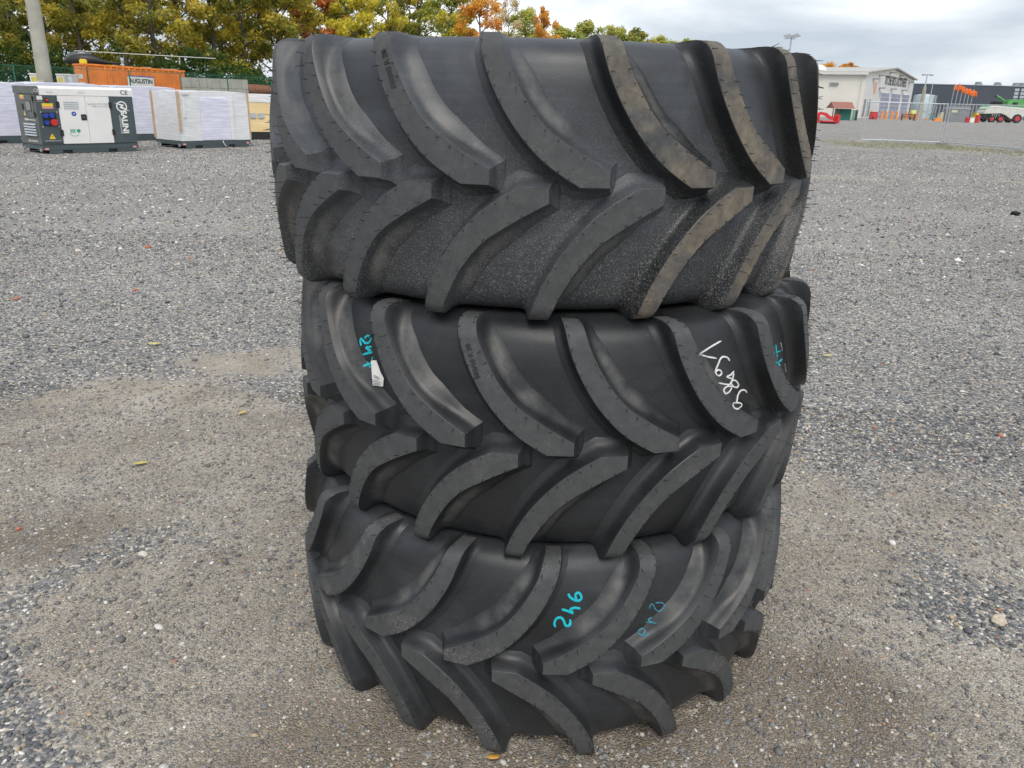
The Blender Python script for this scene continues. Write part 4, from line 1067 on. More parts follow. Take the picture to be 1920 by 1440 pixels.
MB().tube([(0, 0, 0), (0, 0, 5.2)], [.32, .26], 10).build('lower_shaft', M['conc_pole'], s, True)
MB().tube([(0, 0, 5.1), (0, 0, t.z)], [.12, .08], 8).build('upper_shaft', M['galv'], s, True)
MB().box((-.75, -.1, t.z), (.75, .1, t.z+.12)).build('crossbar', M['grey'], s)
for x in (-.8, .55): MB().box((x, -.25, t.z-.06), (x+.4, .25, t.z+.08)).build('lamp_head', M['grey'], s)
q = at(1737, 220, 142); t = at(1753, 156, 142)
s = empty('slim_mast', (q.x, q.y, 0)); tag(s, 'slim bare grey mast right of the silo', 'pole')
MB().tube([(0, 0, 0), (0, 0, t.z)], [.13, .05], 8).build('shaft', M['galv'], s, True); MB().lathe([(.2, 0), (.2, .25), (.13, .3)], 8).build('foot', M['or_post'], s)
FL = ['first orange flag on a pole, nearest the silo', 'second orange flag counted from the silo', 'third orange flag counted from the silo', 'fourth orange flag counted from the silo', 'fifth orange flag counted from the silo', 'sixth orange flag, nearest the combine harvester']
rb = random.Random(3)
for i, (px, py) in enumerate(((1791, 157), (1799, 156), (1806, 161), (1813, 164), (1819, 166), (1826, 167))):
    D = 150; t = at(px, py, D); q = at(px-10, 222, D)
    s = empty('flag', (t.x-.0, D, 0)); tag(s, FL[i], 'flag', 'orange flags in front of the dark warehouse')
    MB().tube([(0, 0, 0), (0, 0, t.z)], [.06, .045], 7).build('pole', M['galv'], s, True)
    mb = MB(); nx_, nz_ = 9, 4; wv = rb.random()*6; fw = rb.uniform(.7, 1.0); fh = rb.uniform(.85, 1.1); dr = rb.uniform(.25, .8)
    for a in range(nx_+1):
        for b in range(nz_+1):
            u, v_ = a/nx_, b/nz_
            mb.V.append(Vector((.05+u*fw, .16*math.sin(u*8+wv+v_)*u**.5, t.z-.15-(1-v_)*fh*(1-.25*u)-dr*u*u-.10*math.sin(u*9+wv))))
    for a in range(nx_):
        for b in range(nz_): mb.F.append([a*(nz_+1)+b, (a+1)*(nz_+1)+b, (a+1)*(nz_+1)+b+1, a*(nz_+1)+b+1])
    f = mb.build('cloth', M['orange_flag'], s, True, 80)
    so = f.modifiers.new('thick', 'SOLIDIFY'); so.thickness = .02
# solar street lamp behind the stack
q = at(1484, 73, 70)
s = empty('solar_street_lamp', (q.x, q.y, 0)); tag(s, 'solar street lamp whose panels rise above the topmost tyre', 'lamp post')
MB().tube([(0, 0, 0), (0, 0, q.z+.1)], [.09, .055], 8).build('pole', M['galv'], s, True)
MB().box((-.62, -.06, q.z-.02), (.30, .06, q.z+.03)).build('lamp_arm', M['galv'], s)
for x, y in ((-.28, .35), (.22, -.10)):
    p_ = MB().box((-.26, -.55, -.02), (.26, .55, .02)).build('solar_panel', M['grey'], s); p_.location = (x+.08, y, q.z+.24); p_.rotation_euler = (R_(14), R_(-16), R_(-8))
MB().tube([(-.25, .3, q.z+.22), (0, 0, q.z+.1), (.3, 0, q.z+.2)], .025, 6).build('bracket', M['galv'], s)

# ------------------------------------------------------------------ grey skip, bins and clutter by the harvester
q0, q1 = at(1779, 225, 128), at(1816, 226, 128)
s = empty('steel_container', (q0.x, q0.y, 0), 0.02); tag(s, 'grey closed steel container with a pale label below the flags', 'container')
w = (q1-q0).length
MB().prism([(0, 0), (w, 0), (w, 1.9), (w-.1, 2.3), (.1, 2.3), (0, 1.9)], 'y', 0, 1.8).build('body', M['grey'], s)
for k in range(7): MB().box((.15+k*w/7.2, -.06, .1), (.27+k*w/7.2, -.001, 1.85)).build('rib', M['grey'], s)
MB().box((-.05, -.1, 1.86), (w+.05, 1.9, 1.98)).build('lid_edge', M['galv'], s); MB().box((.12, -.075, 1.35), (1.0, -.061, 1.7)).build('label_plate', M['beige'], s)
def small_box(name, px0, py0, px1, py1, D, m, label, cat, group=None, dep=1.0, kids=True):
    a, b = at(px0, py1, D), at(px1, py0, D); w = b.x-a.x; h = b.z-max(a.z, 0) if a.z > .3 else b.z
    s = empty(name, (a.x, D, 0)); tag(s, label, cat, group)
    MB().box((0, 0, .0), (w, dep, h*.94), .03).build('body', M[m], s)
    MB().box((-.03, -.03, h*.94), (w+.03, dep+.03, h), .01).build('rim', M[m], s); return s, w, h
s, w, h = small_box('plastic_tank', 1763, 204, 1776, 219, 132, 'beige', 'beige plastic tank left of the grey steel container', 'tank')
MB().lathe([(.2, h), (.2, h+.08)], 12, (w/2, .5, 0)).build('cap', M['white'], s)
s, w, h = small_box('red_crate', 1634, 210, 1647, 220, 130, 'red', 'red box standing before the white hall by its doors', 'box'); MB().box((w*.1, -.02, .02), (w*.4, -.001, h*.3)).build('opening', M['black'], s)
s, w, h = small_box('intermediate_tank', 1819, 216, 1829, 226, 124, 'white', 'white cube tank among red drums beside the combine harvester', 'tank'); MB().lathe([(.15, h), (.15, h+.07)], 12, (w/2, .5, 0)).build('cap', M['red'], s)
for i, (px, lab) in enumerate(((1814, 'low red drum left of the white cube tank'), (1832, 'taller red drum right of the white cube tank'))):
    q = at(px, 226, 124.5+i); s = empty('drum', (q.x, q.y, 0)); tag(s, lab, 'drum', 'red drums by the harvester'); hh = .75+.35*i
    MB().lathe([(.33, 0), (.33, hh*.3), (.36, hh*.33), (.33, hh*.36), (.33, hh*.66), (.36, hh*.69), (.33, hh*.72), (.33, hh)], 14).build('shell', M['red'], s); MB().lathe([(.3, hh), (.3, hh+.02)], 14).build('lid', M['red'], s)
s, w, h = small_box('yellow_hopper', 1826, 212, 1835, 226, 128, 'yellow', 'yellow hopper behind the red drums', 'hopper'); MB().prism([(0, h), (w, h), (w*.7, h-.5), (w*.3, h-.5)], 'y', -.3, -.01).build('chute', M['yellow'], s)
q = at(1761, 221, 128); s = empty('plough_blade', (q.x, q.y, 0)); tag(s, 'low orange blade on the ground left of the grey container', 'blade')
MB().prism([(-.6, 0), (.6, 0), (.35, .5), (-.1, .62)], 'y', 0, .3).build('blade', M['or_post'], s); MB().box((-.5, .3, .1), (.2, .9, .3)).build('bracket', M['red'], s)
q = at(1712, 220, 139); s = empty('yellow_barrow', (q.x, q.y, 0)); tag(s, 'small machine with a lime-yellow hood beside the white hall', 'machine')
MB().box((-.4, 0, .9), (.4, .7, 1.5), .06).build('hood', noisy('lime_hood', (.70,.75,.25), .5, .08), s); MB().box((-.3, .02, .25), (.3, .68, .9)).build('frame', M['or_post'], s)
for x in (-.3, .3): MB().lathe([(.25, -.08), (.25, .08)], 12, (x, .3, .25), 'x').build('wheel', M['tyre'], s)
bl = ['before the left jamb of the first roller door', 'in front of the first roller door', 'between the first and second roller doors', 'in front of the second roller door', 'between the second and third roller doors', 'at the right edge of the third roller door', 'at the foot of the silo, left of the lamp mast']
for i, px in enumerate((1633, 1653, 1661, 1672, 1681, 1699, 1721)):
    q = at(px, 220, 136+.3*i); s = empty('bollard', (q.x, q.y, 0)); tag(s, 'orange bollard '+bl[i], 'bollard', 'orange bollards by the hall')
    MB().tube([(0, 0, 0), (0, 0, 1.15)], .17, 10).build('post', M['or_post'], s, True); MB().lathe([(.17, 1.15), (.12, 1.24), (.01, 1.27)], 10).build('cap', M['or_post'], s, True)
q0, q1 = at(1690, 221, 128), at(1716, 222, 128); w = (q1-q0).length
s = empty('timber_barrier', q0*Vector((1, 1, 0)) if 0 else (q0.x, q0.y, 0)); tag(s, 'low red-brown timber barrier in front of the third roller door', 'barrier')
for x in (0, w-.2): MB().box((x, 0, 0), (x+.2, .2, .95)).build('post', M['wood_red'], s)
for z in (.45, .75): MB().box((0, -.06, z), (w, -.001, z+.16)).build('rail', M['wood_red'], s)
# low green mesh fence at the back of the yard
q0, q1 = at(1738, 220, 143), at(1782, 222, 143)
s = empty('mesh_fence', (q0.x, q0.y, 0)); tag(s, 'low dull green mesh fence between silo and grey container', 'fence'); w = (q1-q0).length
for k in range(5): MB().box((k*w/4-.04, 0, 0), (k*w/4+.04, .08, 1.1)).build('post', M['fence_green'], s)
for k in range(6): MB().box((0, .02, .1+k*.19), (w, .05, .15+k*.19)).build('wire', M['fence_green'], s)

# ------------------------------------------------------------------ green shed and cabinets
q0, q1 = at(1573, 219, 112), at(1594, 219.5, 112); w = (q1-q0).length
s = empty('garden_shed', (q0.x, q0.y, 0), 0.0); tag(s, 'dark green board shed under a red-brown roof by the white hall', 'shed', kind='thing')
for k in range(8): MB().box((k*w/8+.01, -.03, 0), ((k+1)*w/8-.01, .0, 1.45)).build('board', M['teal'], s)
MB().box((0, .001, 0), (w, 1.8, 1.45)).build('wall', M['teal'], s)
MB().prism([(-.9, 1.5), (1.95, 1.5), (.35, 2.3)], 'x', -1.2, w+.1).build('roof', M['tile'], s)
for x in (-1.1, -.6): MB().box((x, -.5, 0), (x+.1, -.4, 1.5)).build('porch_post', M['wood_red'], s)
for i, (a, b, m) in enumerate(((1595, 1601, 'mint'), (1602, 1606, 'mint'), (1607, 1610.5, 'teal'))):
    small_box('cabinet', a, 199.5, b, 219, 113+i*.3, m, ['pale green cabinet touching the green shed', 'pale green cabinet between another and a dark green one', 'dark green cabinet at the corner of the white hall'][i], 'cabinet', 'cabinets beside the shed')
# ------------------------------------------------------------------ red farm implement
q = at(1548, 229, 87); s = empty('farm_implement', (q.x, q.y, 0)); s.scale = (.85, .85, .85); tag(s, 'red farm implement with arched arm and tines beside the tyre stack', 'implement')
MB().prism([(-1.3, 1.0), (-.9, 1.35), (-.1, 1.25), (.5, .85), (1.25, .7), (1.25, .45), (.4, .5), (-.3, .95), (-.8, 1.0), (-.85, 0.05), (-1.1, 0.05)], 'y', -.12, .12).build('arm', M['impl'], s)
MB().box((1.1, -.7, .08), (1.45, .7, 1.1), .05).build('blade', M['impl'], s); MB().box((-.6, -.6, .16), (1.1, .6, .34), .03).build('frame', M['impl'], s)
for k in range(8): MB().prism([(-.55+k*.22, .16), (-.40+k*.22, .16), (-.52+k*.22, 0)], 'y', -.5, .5).build('tine', M['black'], s)
MB().box((-1.75, -.4, .1), (-1.2, .4, .62), .05).build('bucket', M['rust'], s); MB().box((-1.6, -.3, .62), (-1.0, .3, 1.2), .05).build('hood', M['impl'], s)

# ------------------------------------------------------------------ combine harvester
q0, q1 = at(1842, 230, 137), at(1925, 232, 137)
s = empty('combine_harvester', (q0.x, q0.y, 0), -0.03); tag(s, 'green and pale grey combine harvester with red wheel hubs', 'harvester')
MB().prism([(0, 1.55), (.25, 2.15), (1.0, 2.55), (3.6, 2.35), (6.6, 2.2), (6.9, 1.9), (6.6, 1.25), (5.9, .75), (4.4, .62), (3.5, 1.15), (2.6, 1.45), (1.0, 1.35), (0, 1.3)], 'y', 0, 2.6).build('side_panel', M['h_white'], s)
MB().prism([(.15, 2.2), (1.0, 2.6), (6.6, 2.3), (6.6, 2.05), (3.6, 2.3), (1.0, 2.35)], 'y', -.04, -.002).build('light_stripe', M['white'], s)
g = MB().prism([(2.2, 2.55), (3.4, 2.55), (3.6, 3.55), (5.9, 3.62), (6.7, 3.5), (6.75, 2.2), (5.2, 2.28), (3.6, 2.4)], 'y', .15, 2.5).build('grain_tank', M['h_green'], s)
MB().prism([(.1, 2.0), (.95, 2.62), (2.6, 2.58), (3.6, 2.5), (3.6, 2.36), (1.0, 2.55)], 'y', -.02, 2.62).build('rear_hood', M['h_green'], s)
MB().box((4.2, .12, 2.75), (5.0, .149, 3.15)).build('grille', M['black'], s)
MB().tube([(3.4, 1.2, 3.2), (2.6, 1.0, 3.7), (1.75, .9, 4.1)], .16, 10).build('unloading_auger', M['h_green'], s, True); MB().tube([(1.75, .9, 4.1), (1.62, .9, 3.9)], .17, 10).build('auger_spout', M['black'], s)
MB().box((1.55, .6, 2.75), (2.9, 2.0, 3.2), .05).build('engine_cover', M['black'], s)
cb = MB().box((6.75, .3, 1.5), (8.1, 2.3, 3.25), .08).build('cab', M['glass'], s); MB().box((6.7, .2, 3.25), (8.3, 2.4, 3.4), .04).build('cab_roof', M['white'], cb)
MB().box((7.0, .0, .6), (7.5, .25, 2.2), .03).build('warning_panel', M['or_post'], s)
MB().box((.3, .3, .55), (4.5, 2.3, 1.4)).build('chassis', M['black'], s)
for k in range(4): MB().tube([(1.2+k*.35, -.02, .7), (1.35+k*.35, -.02, 1.4)], .04, 6).build('linkage', M['h_white'], s)
for x, r in ((1.25, .50), (2.65, .56), (5.3, .68)):
    for y in (-.3, 2.1):
        w = MB().lathe([(r*.55, -.25), (r*.9, -.27), (r, -.2), (r, .2), (r*.9, .27), (r*.55, .25)], 24, (x, y+.25, r), 'y').build('wheel', M['tyre'], s, True)
        MB().lathe([(r*.58, -.255), (r*.52, -.22), (r*.2, -.20), (.01, -.20)], 18, (x, y+.25, r), 'y').build('wheel_hub', M['red'], w, True)
# ------------------------------------------------------------------ mobile site fence
def panel(P0, P1, label, mids=(.66,), brace=True):
    P0, P1 = Vector(P0), Vector(P1); L_ = (P1-P0).length; h = 1.98
    s = empty('site_fence_panel', P0, math.atan2(P1.y-P0.y, P1.x-P0.x)); tag(s, label, 'fence panel', 'mobile fence panels')
    for x in (0.02, L_-.02): MB().tube([(x, 0, .0), (x, 0, h)], .030, 8).build('upright', M['galv'], s, True)
    for m_ in mids: MB().tube([(L_*m_, 0, -.05), (L_*m_, 0, h-.02)], .021, 8).build('upright', M['galv'], s, True)
    for z in (.17, h-.05): MB().tube([(0.02, 0, z), (L_-.02, 0, z)], .026, 8).build('rail', M['galv'], s, True)
    mb = MB()
    for k in range(1, int(L_/.1)): mb.box((k*.1-.0012, -.0012, .18), (k*.1+.0012, .0012, h-.06))
    for k in range(8): mb.box((.03, -.0012, .35+k*.2), (L_-.03, .0012, .3524+k*.2))
    w = mb.build('wire_mesh', M['galv'], s); w['kind'] = 'stuff'
    MB().box((-.36, -.11, 0), (.36, .11, .13), .02).build('foot_block', M['conc'], s)
    if brace: MB().tube([(.05, 0, h-.3), (.16, 0, h-.1), (.30, 0, h-.05)], .018, 6).build('corner_brace', M['galv'], s); 
    return s
panel((16.98, 41.3, 0), (20.79, 40.95, 0), 'mobile wire fence panel nearest the tyre stack')
panel((20.86, 40.9, 0), (22.05, 36.3, 0), 'mobile wire fence panel turning towards the picture edge', ())
panel((22.1, 36.2, 0), (23.0, 32.8, 0), 'mobile wire fence panel cut by the picture edge', ())
# ------------------------------------------------------------------ trees
def leaf_mat(name, stops, trans=0.5):
    m, N, L, bs = new_mat(name)
    at = N.new('ShaderNodeAttribute'); at.attribute_name = 'tint'
    r = ramp(N, stops); L.new(at.outputs['Fac'], r.inputs['Fac'])
    L.new(r.outputs['Color'], bs.inputs['Base Color']); bs.inputs['Roughness'].default_value = 0.6; bs.inputs['Specular IOR Level'].default_value = 0.25
    tr = N.new('ShaderNodeBsdfTranslucent'); L.new(r.outputs['Color'], tr.inputs['Color'])
    mx = N.new('ShaderNodeMixShader'); mx.inputs['Fac'].default_value = trans
    L.new(bs.outputs[0], mx.inputs[1]); L.new(tr.outputs[0], mx.inputs[2]); L.new(mx.outputs[0], N['Material Output'].inputs['Surface'])
    return m
LM = {
 'olive': leaf_mat('olive_leaves', [(0, (0.121,0.153,0.0354)), (.45, (0.306,0.321,0.0644)), (.8, (0.548,0.466,0.0886)), (1, (0.773,0.579,0.0965))]),
 'ochre': leaf_mat('ochre_leaves', [(0, (0.161,0.178,0.0354)), (.4, (0.436,0.394,0.0644)), (.8, (0.724,0.564,0.0886)), (1, (0.85,0.692,0.0965))]),
 'green': leaf_mat('green_leaves', [(0, (0.0644,0.121,0.0402)), (.5, (0.161,0.242,0.0676)), (1, (0.354,0.402,0.113))]),
 'yellow': leaf_mat('yellow_leaves', [(0, (0.321,0.321,0.0564)), (.4, (0.74,0.612,0.0805)), (1, (0.85,0.85,0.113))]),
 'orange': leaf_mat('orange_leaves', [(0, (0.402,0.178,0.0483)), (.5, (0.85,0.402,0.0724)), (1, (0.85,0.644,0.129))]),
 'red': leaf_mat('red_leaves', [(0, (0.321,0.137,0.0644)), (.5, (0.805,0.29,0.105)), (1, (0.85,0.515,0.178))]),
 'pale': leaf_mat('pale_pinkish_leaves', [(0, (0.354,0.338,0.144)), (.5, (0.708,0.564,0.338)), (1, (0.85,0.756,0.515))]),
 'lime': leaf_mat('light_green_leaves', [(0, (0.178,0.225,0.0564)), (.5, (0.436,0.466,0.113)), (1, (0.805,0.74,0.193))]),
}
BARK = noisy('bark', (.10,.085,.065), 0.9, 0.3, 4, 0.4, 20)
def leaves_mesh(name, centres, radii, per, size, seed, sq=0.8):
    r = np.random.default_rng(seed)
    C = np.repeat(np.array(centres), per, 0); n = len(C); rad = np.repeat(np.array(radii), per)
    d = r.normal(size=(n, 3)); d /= np.linalg.norm(d, axis=1)[:, None]
    rr = rad*r.random(n)**0.45
    P = C+d*rr[:, None]*np.array([1, 1, sq])
    nrm = d*0.7+r.normal(size=(n, 3))*0.6+np.array([0, 0, .35]); nrm /= np.linalg.norm(nrm, axis=1)[:, None]
    u = np.cross(nrm, r.normal(size=(n, 3))); u /= np.linalg.norm(u, axis=1)[:, None]; v = np.cross(nrm, u)
    s = size*(0.6+0.8*r.random(n))[:, None]
    V = np.stack([P-u*s, P+v*s*.55, P+u*s, P-v*s*.55], 1).reshape(-1, 3)
    q = np.arange(n*4).astype(np.int32)
    me = bpy.data.meshes.new(name)
    me.vertices.add(n*4); me.vertices.foreach_set('co', V.astype(np.float32).ravel())
    me.loops.add(n*4); me.loops.foreach_set('vertex_index', q)
    me.polygons.add(n); me.polygons.foreach_set('loop_start', (np.arange(n)*4).astype(np.int32)); me.update(calc_edges=True)
    cl = np.repeat(r.random(len(centres)), per)
    t = np.clip(0.5*cl+0.5*r.random(n)+0.12*(d[:, 2]), 0, 1)
    a = me.attributes.new('tint', 'FLOAT', 'POINT'); a.data.foreach_set('value', np.repeat(t, 4).astype(np.float32))
    return me
def tree_variant(seed, h=13.0, spread=3.6, base=.22, n_limb=13, per=108, size=.145, bare=1.0):
    r = random.Random(seed); mb = MB()
    top = Vector((r.uniform(-.5, .5), r.uniform(-.5, .5), h*.88))
    mid = Vector((r.uniform(-.3, .3), r.uniform(-.3, .3), h*.45))
    mb.tube([(0, 0, -.2), (0, 0, .4), mid*.5, mid, (mid+top)/2, top], [.26, .21, .18, .14, .085, .02], 8)
    cs, rs = [], []
    for k in range(n_limb):
        f = base+(.93-base)*k/(n_limb-1); f += r.uniform(-.03, .03)
        z = f*h*.9
        o = mid*(min(1, z/(h*.45))) if z < h*.45 else mid+(top-mid)*((z-h*.45)/(h*.43))
        an = k*2.4+r.uniform(-.5, .5); wd = spread*(1-((f-.45)/.62)**2*.75)*r.uniform(.6, 1.08)
        tip = Vector((o.x+math.cos(an)*wd, o.y+math.sin(an)*wd, z+wd*r.uniform(.2, .55)))
        m1 = o+(tip-o)*.5+Vector((0, 0, .12*wd))
        mb.tube([Vector((o.x, o.y, z)), m1, tip], [.075, .045, .012], 5)
        for j in range(4):
            b = o+(tip-o)*r.uniform(.4, .95)+Vector((r.uniform(-.3, .3), r.uniform(-.3, .3), r.uniform(-.1, .3)))
            e = b+Vector((r.uniform(-1, 1), r.uniform(-1, 1), r.uniform(-.2, .9)))*r.uniform(.5, 1.1)
            mb.tube([b, e], [.03, .008], 4); cs.append(e); rs.append(r.uniform(.45, .95))
        cs.append(tip); rs.append(r.uniform(.55, 1.0))
    for j in range(5): cs.append(top+Vector((r.uniform(-.8, .8), r.uniform(-.8, .8), r.uniform(-.5, .7)))); rs.append(r.uniform(.5, .9))
    return mb.mesh('trunk', BARK, True, 60), leaves_mesh('crown', [tuple(c) for c in cs], rs, per, size, seed)
VAR = [tree_variant(41), tree_variant(42, 13, 3.2, .18, 15), tree_variant(43, 13, 4.0, .25, 12, 112), tree_variant(44, 13, 3.0, .15, 14, 64, .13), tree_variant(45, 13, 3.5, .06, 17, 120)]
def tree(px, top_y, D, var, leaf, label, rz=0.0, wide=1.0, group='trees along the yard edge'):
    D = D+13 if D < 75 else D
    q = at(px, top_y, D); k = q.z/13.0
    root = empty('broadleaf_tree', (q.x, q.y, 0), rz); tag(root, label, 'tree', group)
    tm, cm = VAR[var]
    for nm, me_ in (('trunk', tm), ('crown', cm)):
        o = link(nm, me_, root); o.scale = (k*wide, k*wide, k)
        if nm == 'crown':
            if len(me_.materials) == 0: me_.materials.append(LM['olive'])
            o.material_slots[0].link = 'OBJECT'; o.material_slots[0].material = LM[leaf]
TREES = [
 (-70, -150, 47, 0, 'olive', 'dark olive tree cut by the frame left of the concrete pole'),
 (-20, -190, 56, 2, 'green', 'dark green tree behind the left end of the chain-link fence'),
 (40, -170, 51, 4, 'olive', 'olive tree whose crown stands behind the concrete pole'),
 (118, -160, 49, 1, 'ochre', 'ochre tree just right of the concrete pole'),
 (196, -175, 50, 3, 'olive', 'thin-leaved olive tree above the left end of the orange container'),
 (262, -180, 51, 0, 'ochre', 'ochre tree above the middle of the orange container'),
 (318, -160, 53, 3, 'ochre', 'thin-leaved ochre tree beside the sky gap over the container'),
 (382, -165, 54, 1, 'ochre', 'yellowish tree above the concrete block wall'),
 (440, -150, 56, 2, 'olive', 'broad olive tree above the right end of the block wall'),
 (500, -150, 58, 4, 'ochre', 'yellow-green tree close to the left side of the tyre stack'),
 (583, -110, 64, 1, 'red', 'sparse red-leaved tree above the top left of the tyres'),
 (650, -90, 68, 1, 'lime', 'light green tree behind the yellow one above the topmost tyre'),
 (668, -30, 64, 4, 'yellow', 'low bright yellow tree above the topmost tyre'),
 (722, -60, 70, 0, 'ochre', 'ochre tree between two yellow trees above the topmost tyre'),
 (735, -5, 66, 3, 'yellow', 'small golden tree touching the edge of the topmost tyre'),
 (790, -60, 74, 2, 'lime', 'wide light green tree above the middle of the topmost tyre'),
 (845, -40, 72, 4, 'lime', 'light green tree just left of the orange one'),
 (848, 18, 68, 3, 'yellow', 'low yellow tree in front of the light green ones'),
 (903, -28, 80, 0, 'orange', 'bright orange tree above the middle of the topmost tyre'),
 (955, -12, 84, 3, 'pale', 'pale pinkish thin tree right of the bright orange one'),
 (985, 2, 95, 1, 'lime', 'green tree behind the pale pinkish thin tree'),
 (1022, 6, 88, 4, 'orange', 'narrow orange tree at the right end of the tall trees'),
 (1058, 38, 98, 1, 'lime', 'green bushy tree right of the narrow orange one'),
 (1098, 30, 104, 4, 'lime', 'tallest of the low green trees right of the orange one'),
 (1150, 40, 112, 2, 'lime', 'low green tree second beyond the orange one'),
 (1196, 47, 120, 4, 'olive', 'low olive tree third beyond the orange one'),
 (1244, 58, 126, 1, 'lime', 'very low green treetop near the right end of the row'),
 (1290, 67, 132, 4, 'lime', 'last low green treetop before the open sky'),
 (1552, 115, 205, 0, 'orange', 'orange tree rising behind the left part of the white hall'),
 (1592, 114, 208, 4, 'orange', 'orange tree rising behind the roof domes of the white hall'),
 (1616, 121, 212, 2, 'green', 'dark green treetop behind the white hall near its gable'),
]
for i, (px, ty_, D, var, leaf, lab) in enumerate(TREES):
    narrow = 0.62 if px in (1022, 955, 735) else (1.5 if D > 200 else (1.25 if px > 1040 else 1.0))
    tree(px, ty_, D, var, leaf, lab, rz=i*1.7, wide=narrow)
# second row further back fills the wood
for i, (px, D, leaf, lab) in enumerate(((-110, 66, 'green', 'dark green tree deep behind the far left of the wood'), (75, 68, 'olive', 'olive tree deep in the wood behind the concrete pole'), (160, 70, 'green', 'dark green tree deep in the wood behind the black machine'),
     (235, 66, 'olive', 'olive tree deep in the wood over the middle of the container'), (425, 70, 'green', 'dark green tree deep in the wood behind the block wall'), (540, 78, 'olive', 'olive tree deep in the wood left of the red-leaved tree'), (610, 82, 'ochre', 'ochre tree deep in the wood behind the red-leaved tree'), (760, 92, 'olive', 'olive tree deep in the wood behind the golden one'))):
    tree(px, -130 if px < 500 else -40, D, 2 if i % 2 else 4, leaf, lab, rz=i*2.3)
# undergrowth below the trees
r = np.random.default_rng(5); cs, rs = [], []
for k in range(1150):
    px = r.uniform(-160, 1320); D = r.uniform(57, 64)*(1+max(0, px-480)/700); q = at(px, 170, D)
    h = r.uniform(.25, 1.0)*(3.3+0.9*math.sin(px*.021))
    cs.append((q.x, q.y, h)); rs.append(r.uniform(.45, 1.0))
o = link('undergrowth', leaves_mesh('undergrowth', cs, rs, 46, .13, 9), None, leaf_mat('undergrowth_leaves', [(0, (.022,.05,.012)), (.6, (.06,.115,.022)), (1, (.16,.19,.035))]))
tag(o, 'green undergrowth below the trees behind the fence', kind='stuff')
# ------------------------------------------------------------------ verge of thin grass below the site fence
r = np.random.default_rng(12); n = 5200; V = []; 
t = r.random(n); 
ex = np.where(t < .62, 15.0+(20.9-15.0)*t/.62, 20.9+(22.6-20.9)*(t-.62)/.38); ey = np.where(t < .62, 41.1, 41.0+(33.5-41.0)*(t-.62)/.38)
off = r.normal(size=n)*1.3-.9
X = ex+r.normal(size=n)*.15+np.where(t < .62, 0, off*.95); Y = ey+np.where(t < .62, off*1.6, off*.3)
hgt = .02+.06*r.random(n); an = r.random(n)*6.28; w = .012+.012*r.random(n)
B_ = np.stack([X, Y, np.zeros(n)], -1); sd_ = np.stack([np.cos(an), np.sin(an), np.zeros(n)], -1)*w[:, None]; tip = B_+np.stack([r.normal(size=n)*.02, r.normal(size=n)*.02, hgt], -1)
V = np.stack([B_-sd_, B_+sd_, tip], 1).reshape(-1, 3)
me = meshdata('verge_grass', V, np.arange(n*3).reshape(-1, 3), noisy('dry_grass', (.24,.235,.15), .8, .3, 3, col2=(.36,.35,.22)))
tag(link('verge_grass', me), 'thin dry grass along the foot of the mobile fence', kind='stuff')

# ------------------------------------------------------------------ single stones, brick chips and leaves on the yard
def pebble(name, x, y, size, col, label, cat, seed, flat=.55, squarish=0.0, group=None):
    rr = np.random.default_rng(seed); bm = bmesh.new(); bmesh.ops.create_icosphere(bm, subdivisions=3, radius=1)
    dirs = rr.normal(size=(9, 3)); dirs /= np.linalg.norm(dirs, axis=1)[:, None]; lim = .62+.25*rr.random(9)
    for v in bm.verts:
        p = np.array(v.co)
        for d, l in zip(dirs, lim):
            e = p.dot(d)-l
            if e > 0: p = p-d*e*.92
        v.co = Vector(p*np.array([1.25, .85, flat])*size*(1+.03*rr.normal()))
    m_ = bpy.data.meshes.new(name); bm.to_mesh(m_); bm.free()
    m_.polygons.foreach_set('use_smooth', [True]*len(m_.polygons)); m_.set_sharp_from_angle(angle=R_(28))
    m_.materials.append(noisy(label[:20]+' stone', col, .8, .22, 60, .25, 180))
    o = link(name, m_); o.location = (x, y, float(lie(x, y))+size*flat*.55); o.rotation_euler = (rr.normal()*.1, rr.normal()*.1, rr.random()*6.28)
    tag(o, label, cat, group); return o
pebble('stone', 1.70, 2.30, .029, (.52,.45,.35), 'large pale angular stone on the gravel right of the tyres', 'stone', 1, .5)
pebble('stone', 1.83, 2.27, .016, (.52,.34,.20), 'rounded orange-brown pebble beside the large pale stone', 'stone', 2, .7)
pebble('rubber_lump', 8.51, 13.79, .078, (.012,.012,.013), 'black lump lying alone on the gravel far right', 'lump', 3, .62)
pebble('stone', -1.36, 2.55, .017, (.60,.57,.50), 'pale oval stone on trodden ground left of the tyres', 'stone', 4, .5)
pebble('stone', -1.12, 2.13, .014, (.58,.55,.50), 'whitish stone low on the trodden ground, below the pale oval one', 'stone', 5, .5)
pebble('brick_chip', -4.0, 8.56, .026, (.42,.15,.085), 'biggest orange brick chip on the gravel left of the tyres', 'brick chip', 6, .8, group='brick chips on the gravel')
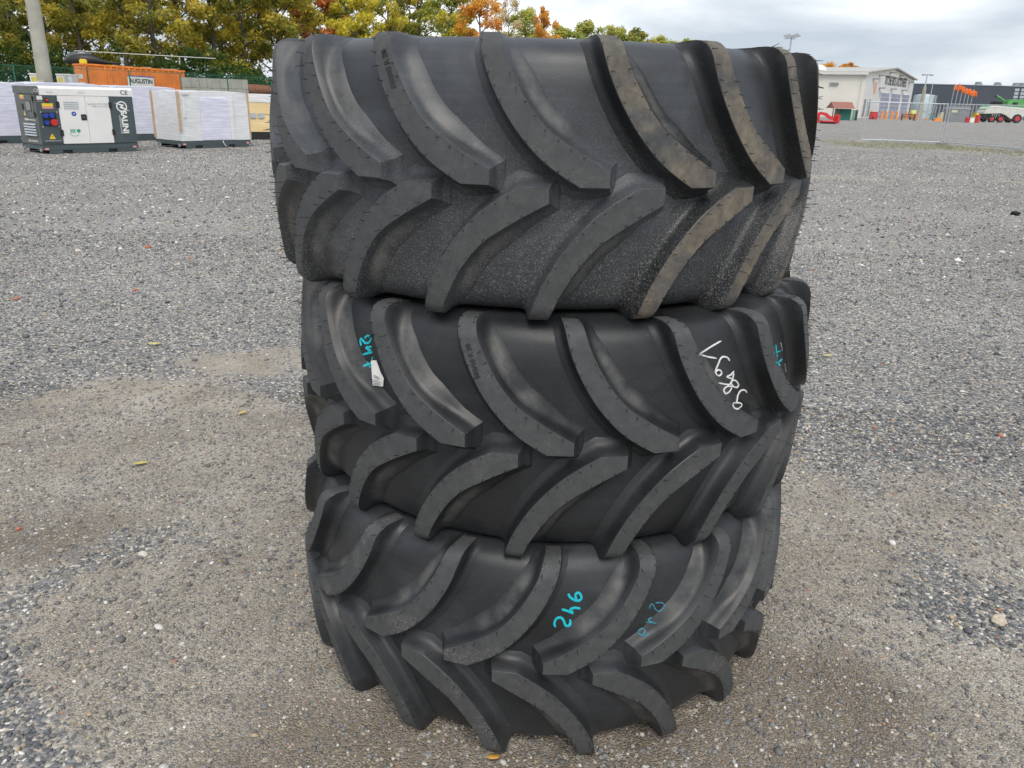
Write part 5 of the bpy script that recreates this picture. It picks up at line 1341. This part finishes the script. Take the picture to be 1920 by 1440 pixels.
pebble('brick_chip', -3.35, 8.05, .017, (.46,.18,.11), 'small brick chip right of the biggest orange one', 'brick chip', 7, .6, group='brick chips on the gravel')
pebble('brick_chip', -3.29, 6.69, .021, (.50,.13,.05), 'bright orange brick chip below the biggest one', 'brick chip', 8, .5, group='brick chips on the gravel')
pebble('brick_chip', -4.05, 6.25, .024, (.48,.17,.09), 'orange brick chip at the left picture edge', 'brick chip', 9, .6, group='brick chips on the gravel')
pebble('brick_chip', 2.66, 3.97, .018, (.46,.20,.10), 'orange brick chip on gravel right of the tyres', 'brick chip', 10, .6, group='brick chips on the gravel')
pebble('brick_chip', -1.93, 2.72, .012, (.48,.14,.08), 'red brick chip among grey gravel near the left edge', 'brick chip', 11, .5, group='brick chips on the gravel')
def leaf(x, y, size, col, label, seed, rz):
    rr = random.Random(seed); mb = MB(); n = 7
    for i in range(n):
        u = i/(n-1); w = .42*math.sin(math.pi*min(1, u*.93+.05))**.8
        for v, k in ((-1, 0), (0, 1), (1, 2)): mb.V.append(Vector(((u-.5)*2, v*w, (.10 if k != 1 else 0)+.12*u*u+.02*rr.random()))*size)
    for i in range(n-1):
        for k in (0, 1): mb.F.append([i*3+k, i*3+k+1, i*3+k+4, i*3+k+3])
    o = mb.build('fallen_leaf', noisy(label[:18]+' leaf', col, .6, .2, 90), None, True, 80); sm = o.modifiers.new('thick', 'SOLIDIFY'); sm.thickness = .0008
    o.location = (x, y, float(lie(x, y))+.012); o.rotation_euler = (0, .1, rz); tag(o, label, 'leaf', 'fallen leaves')
leaf(-2.42, 5.09, .045, (.62,.52,.20), 'pale yellow fallen leaf farther back on the left gravel', 1, .2)
leaf(-1.72, 3.33, .034, (.55,.45,.12), 'yellow fallen leaf on trodden ground left of the tyres', 2, .5)
leaf(-1.45, 3.95, .03, (.60,.42,.12), 'ochre fallen leaf just above the trodden patch on the left', 3, 1.2)
leaf(-0.02, 1.632, .020, (.55,.30,.06), 'narrow orange-brown fallen leaf at the foot of the bottom tyre', 4, .1)
leaf(2.2, 5.3, .04, (.60,.52,.22), 'pale yellow leaf on the gravel beyond the tyres, right', 5, .3)
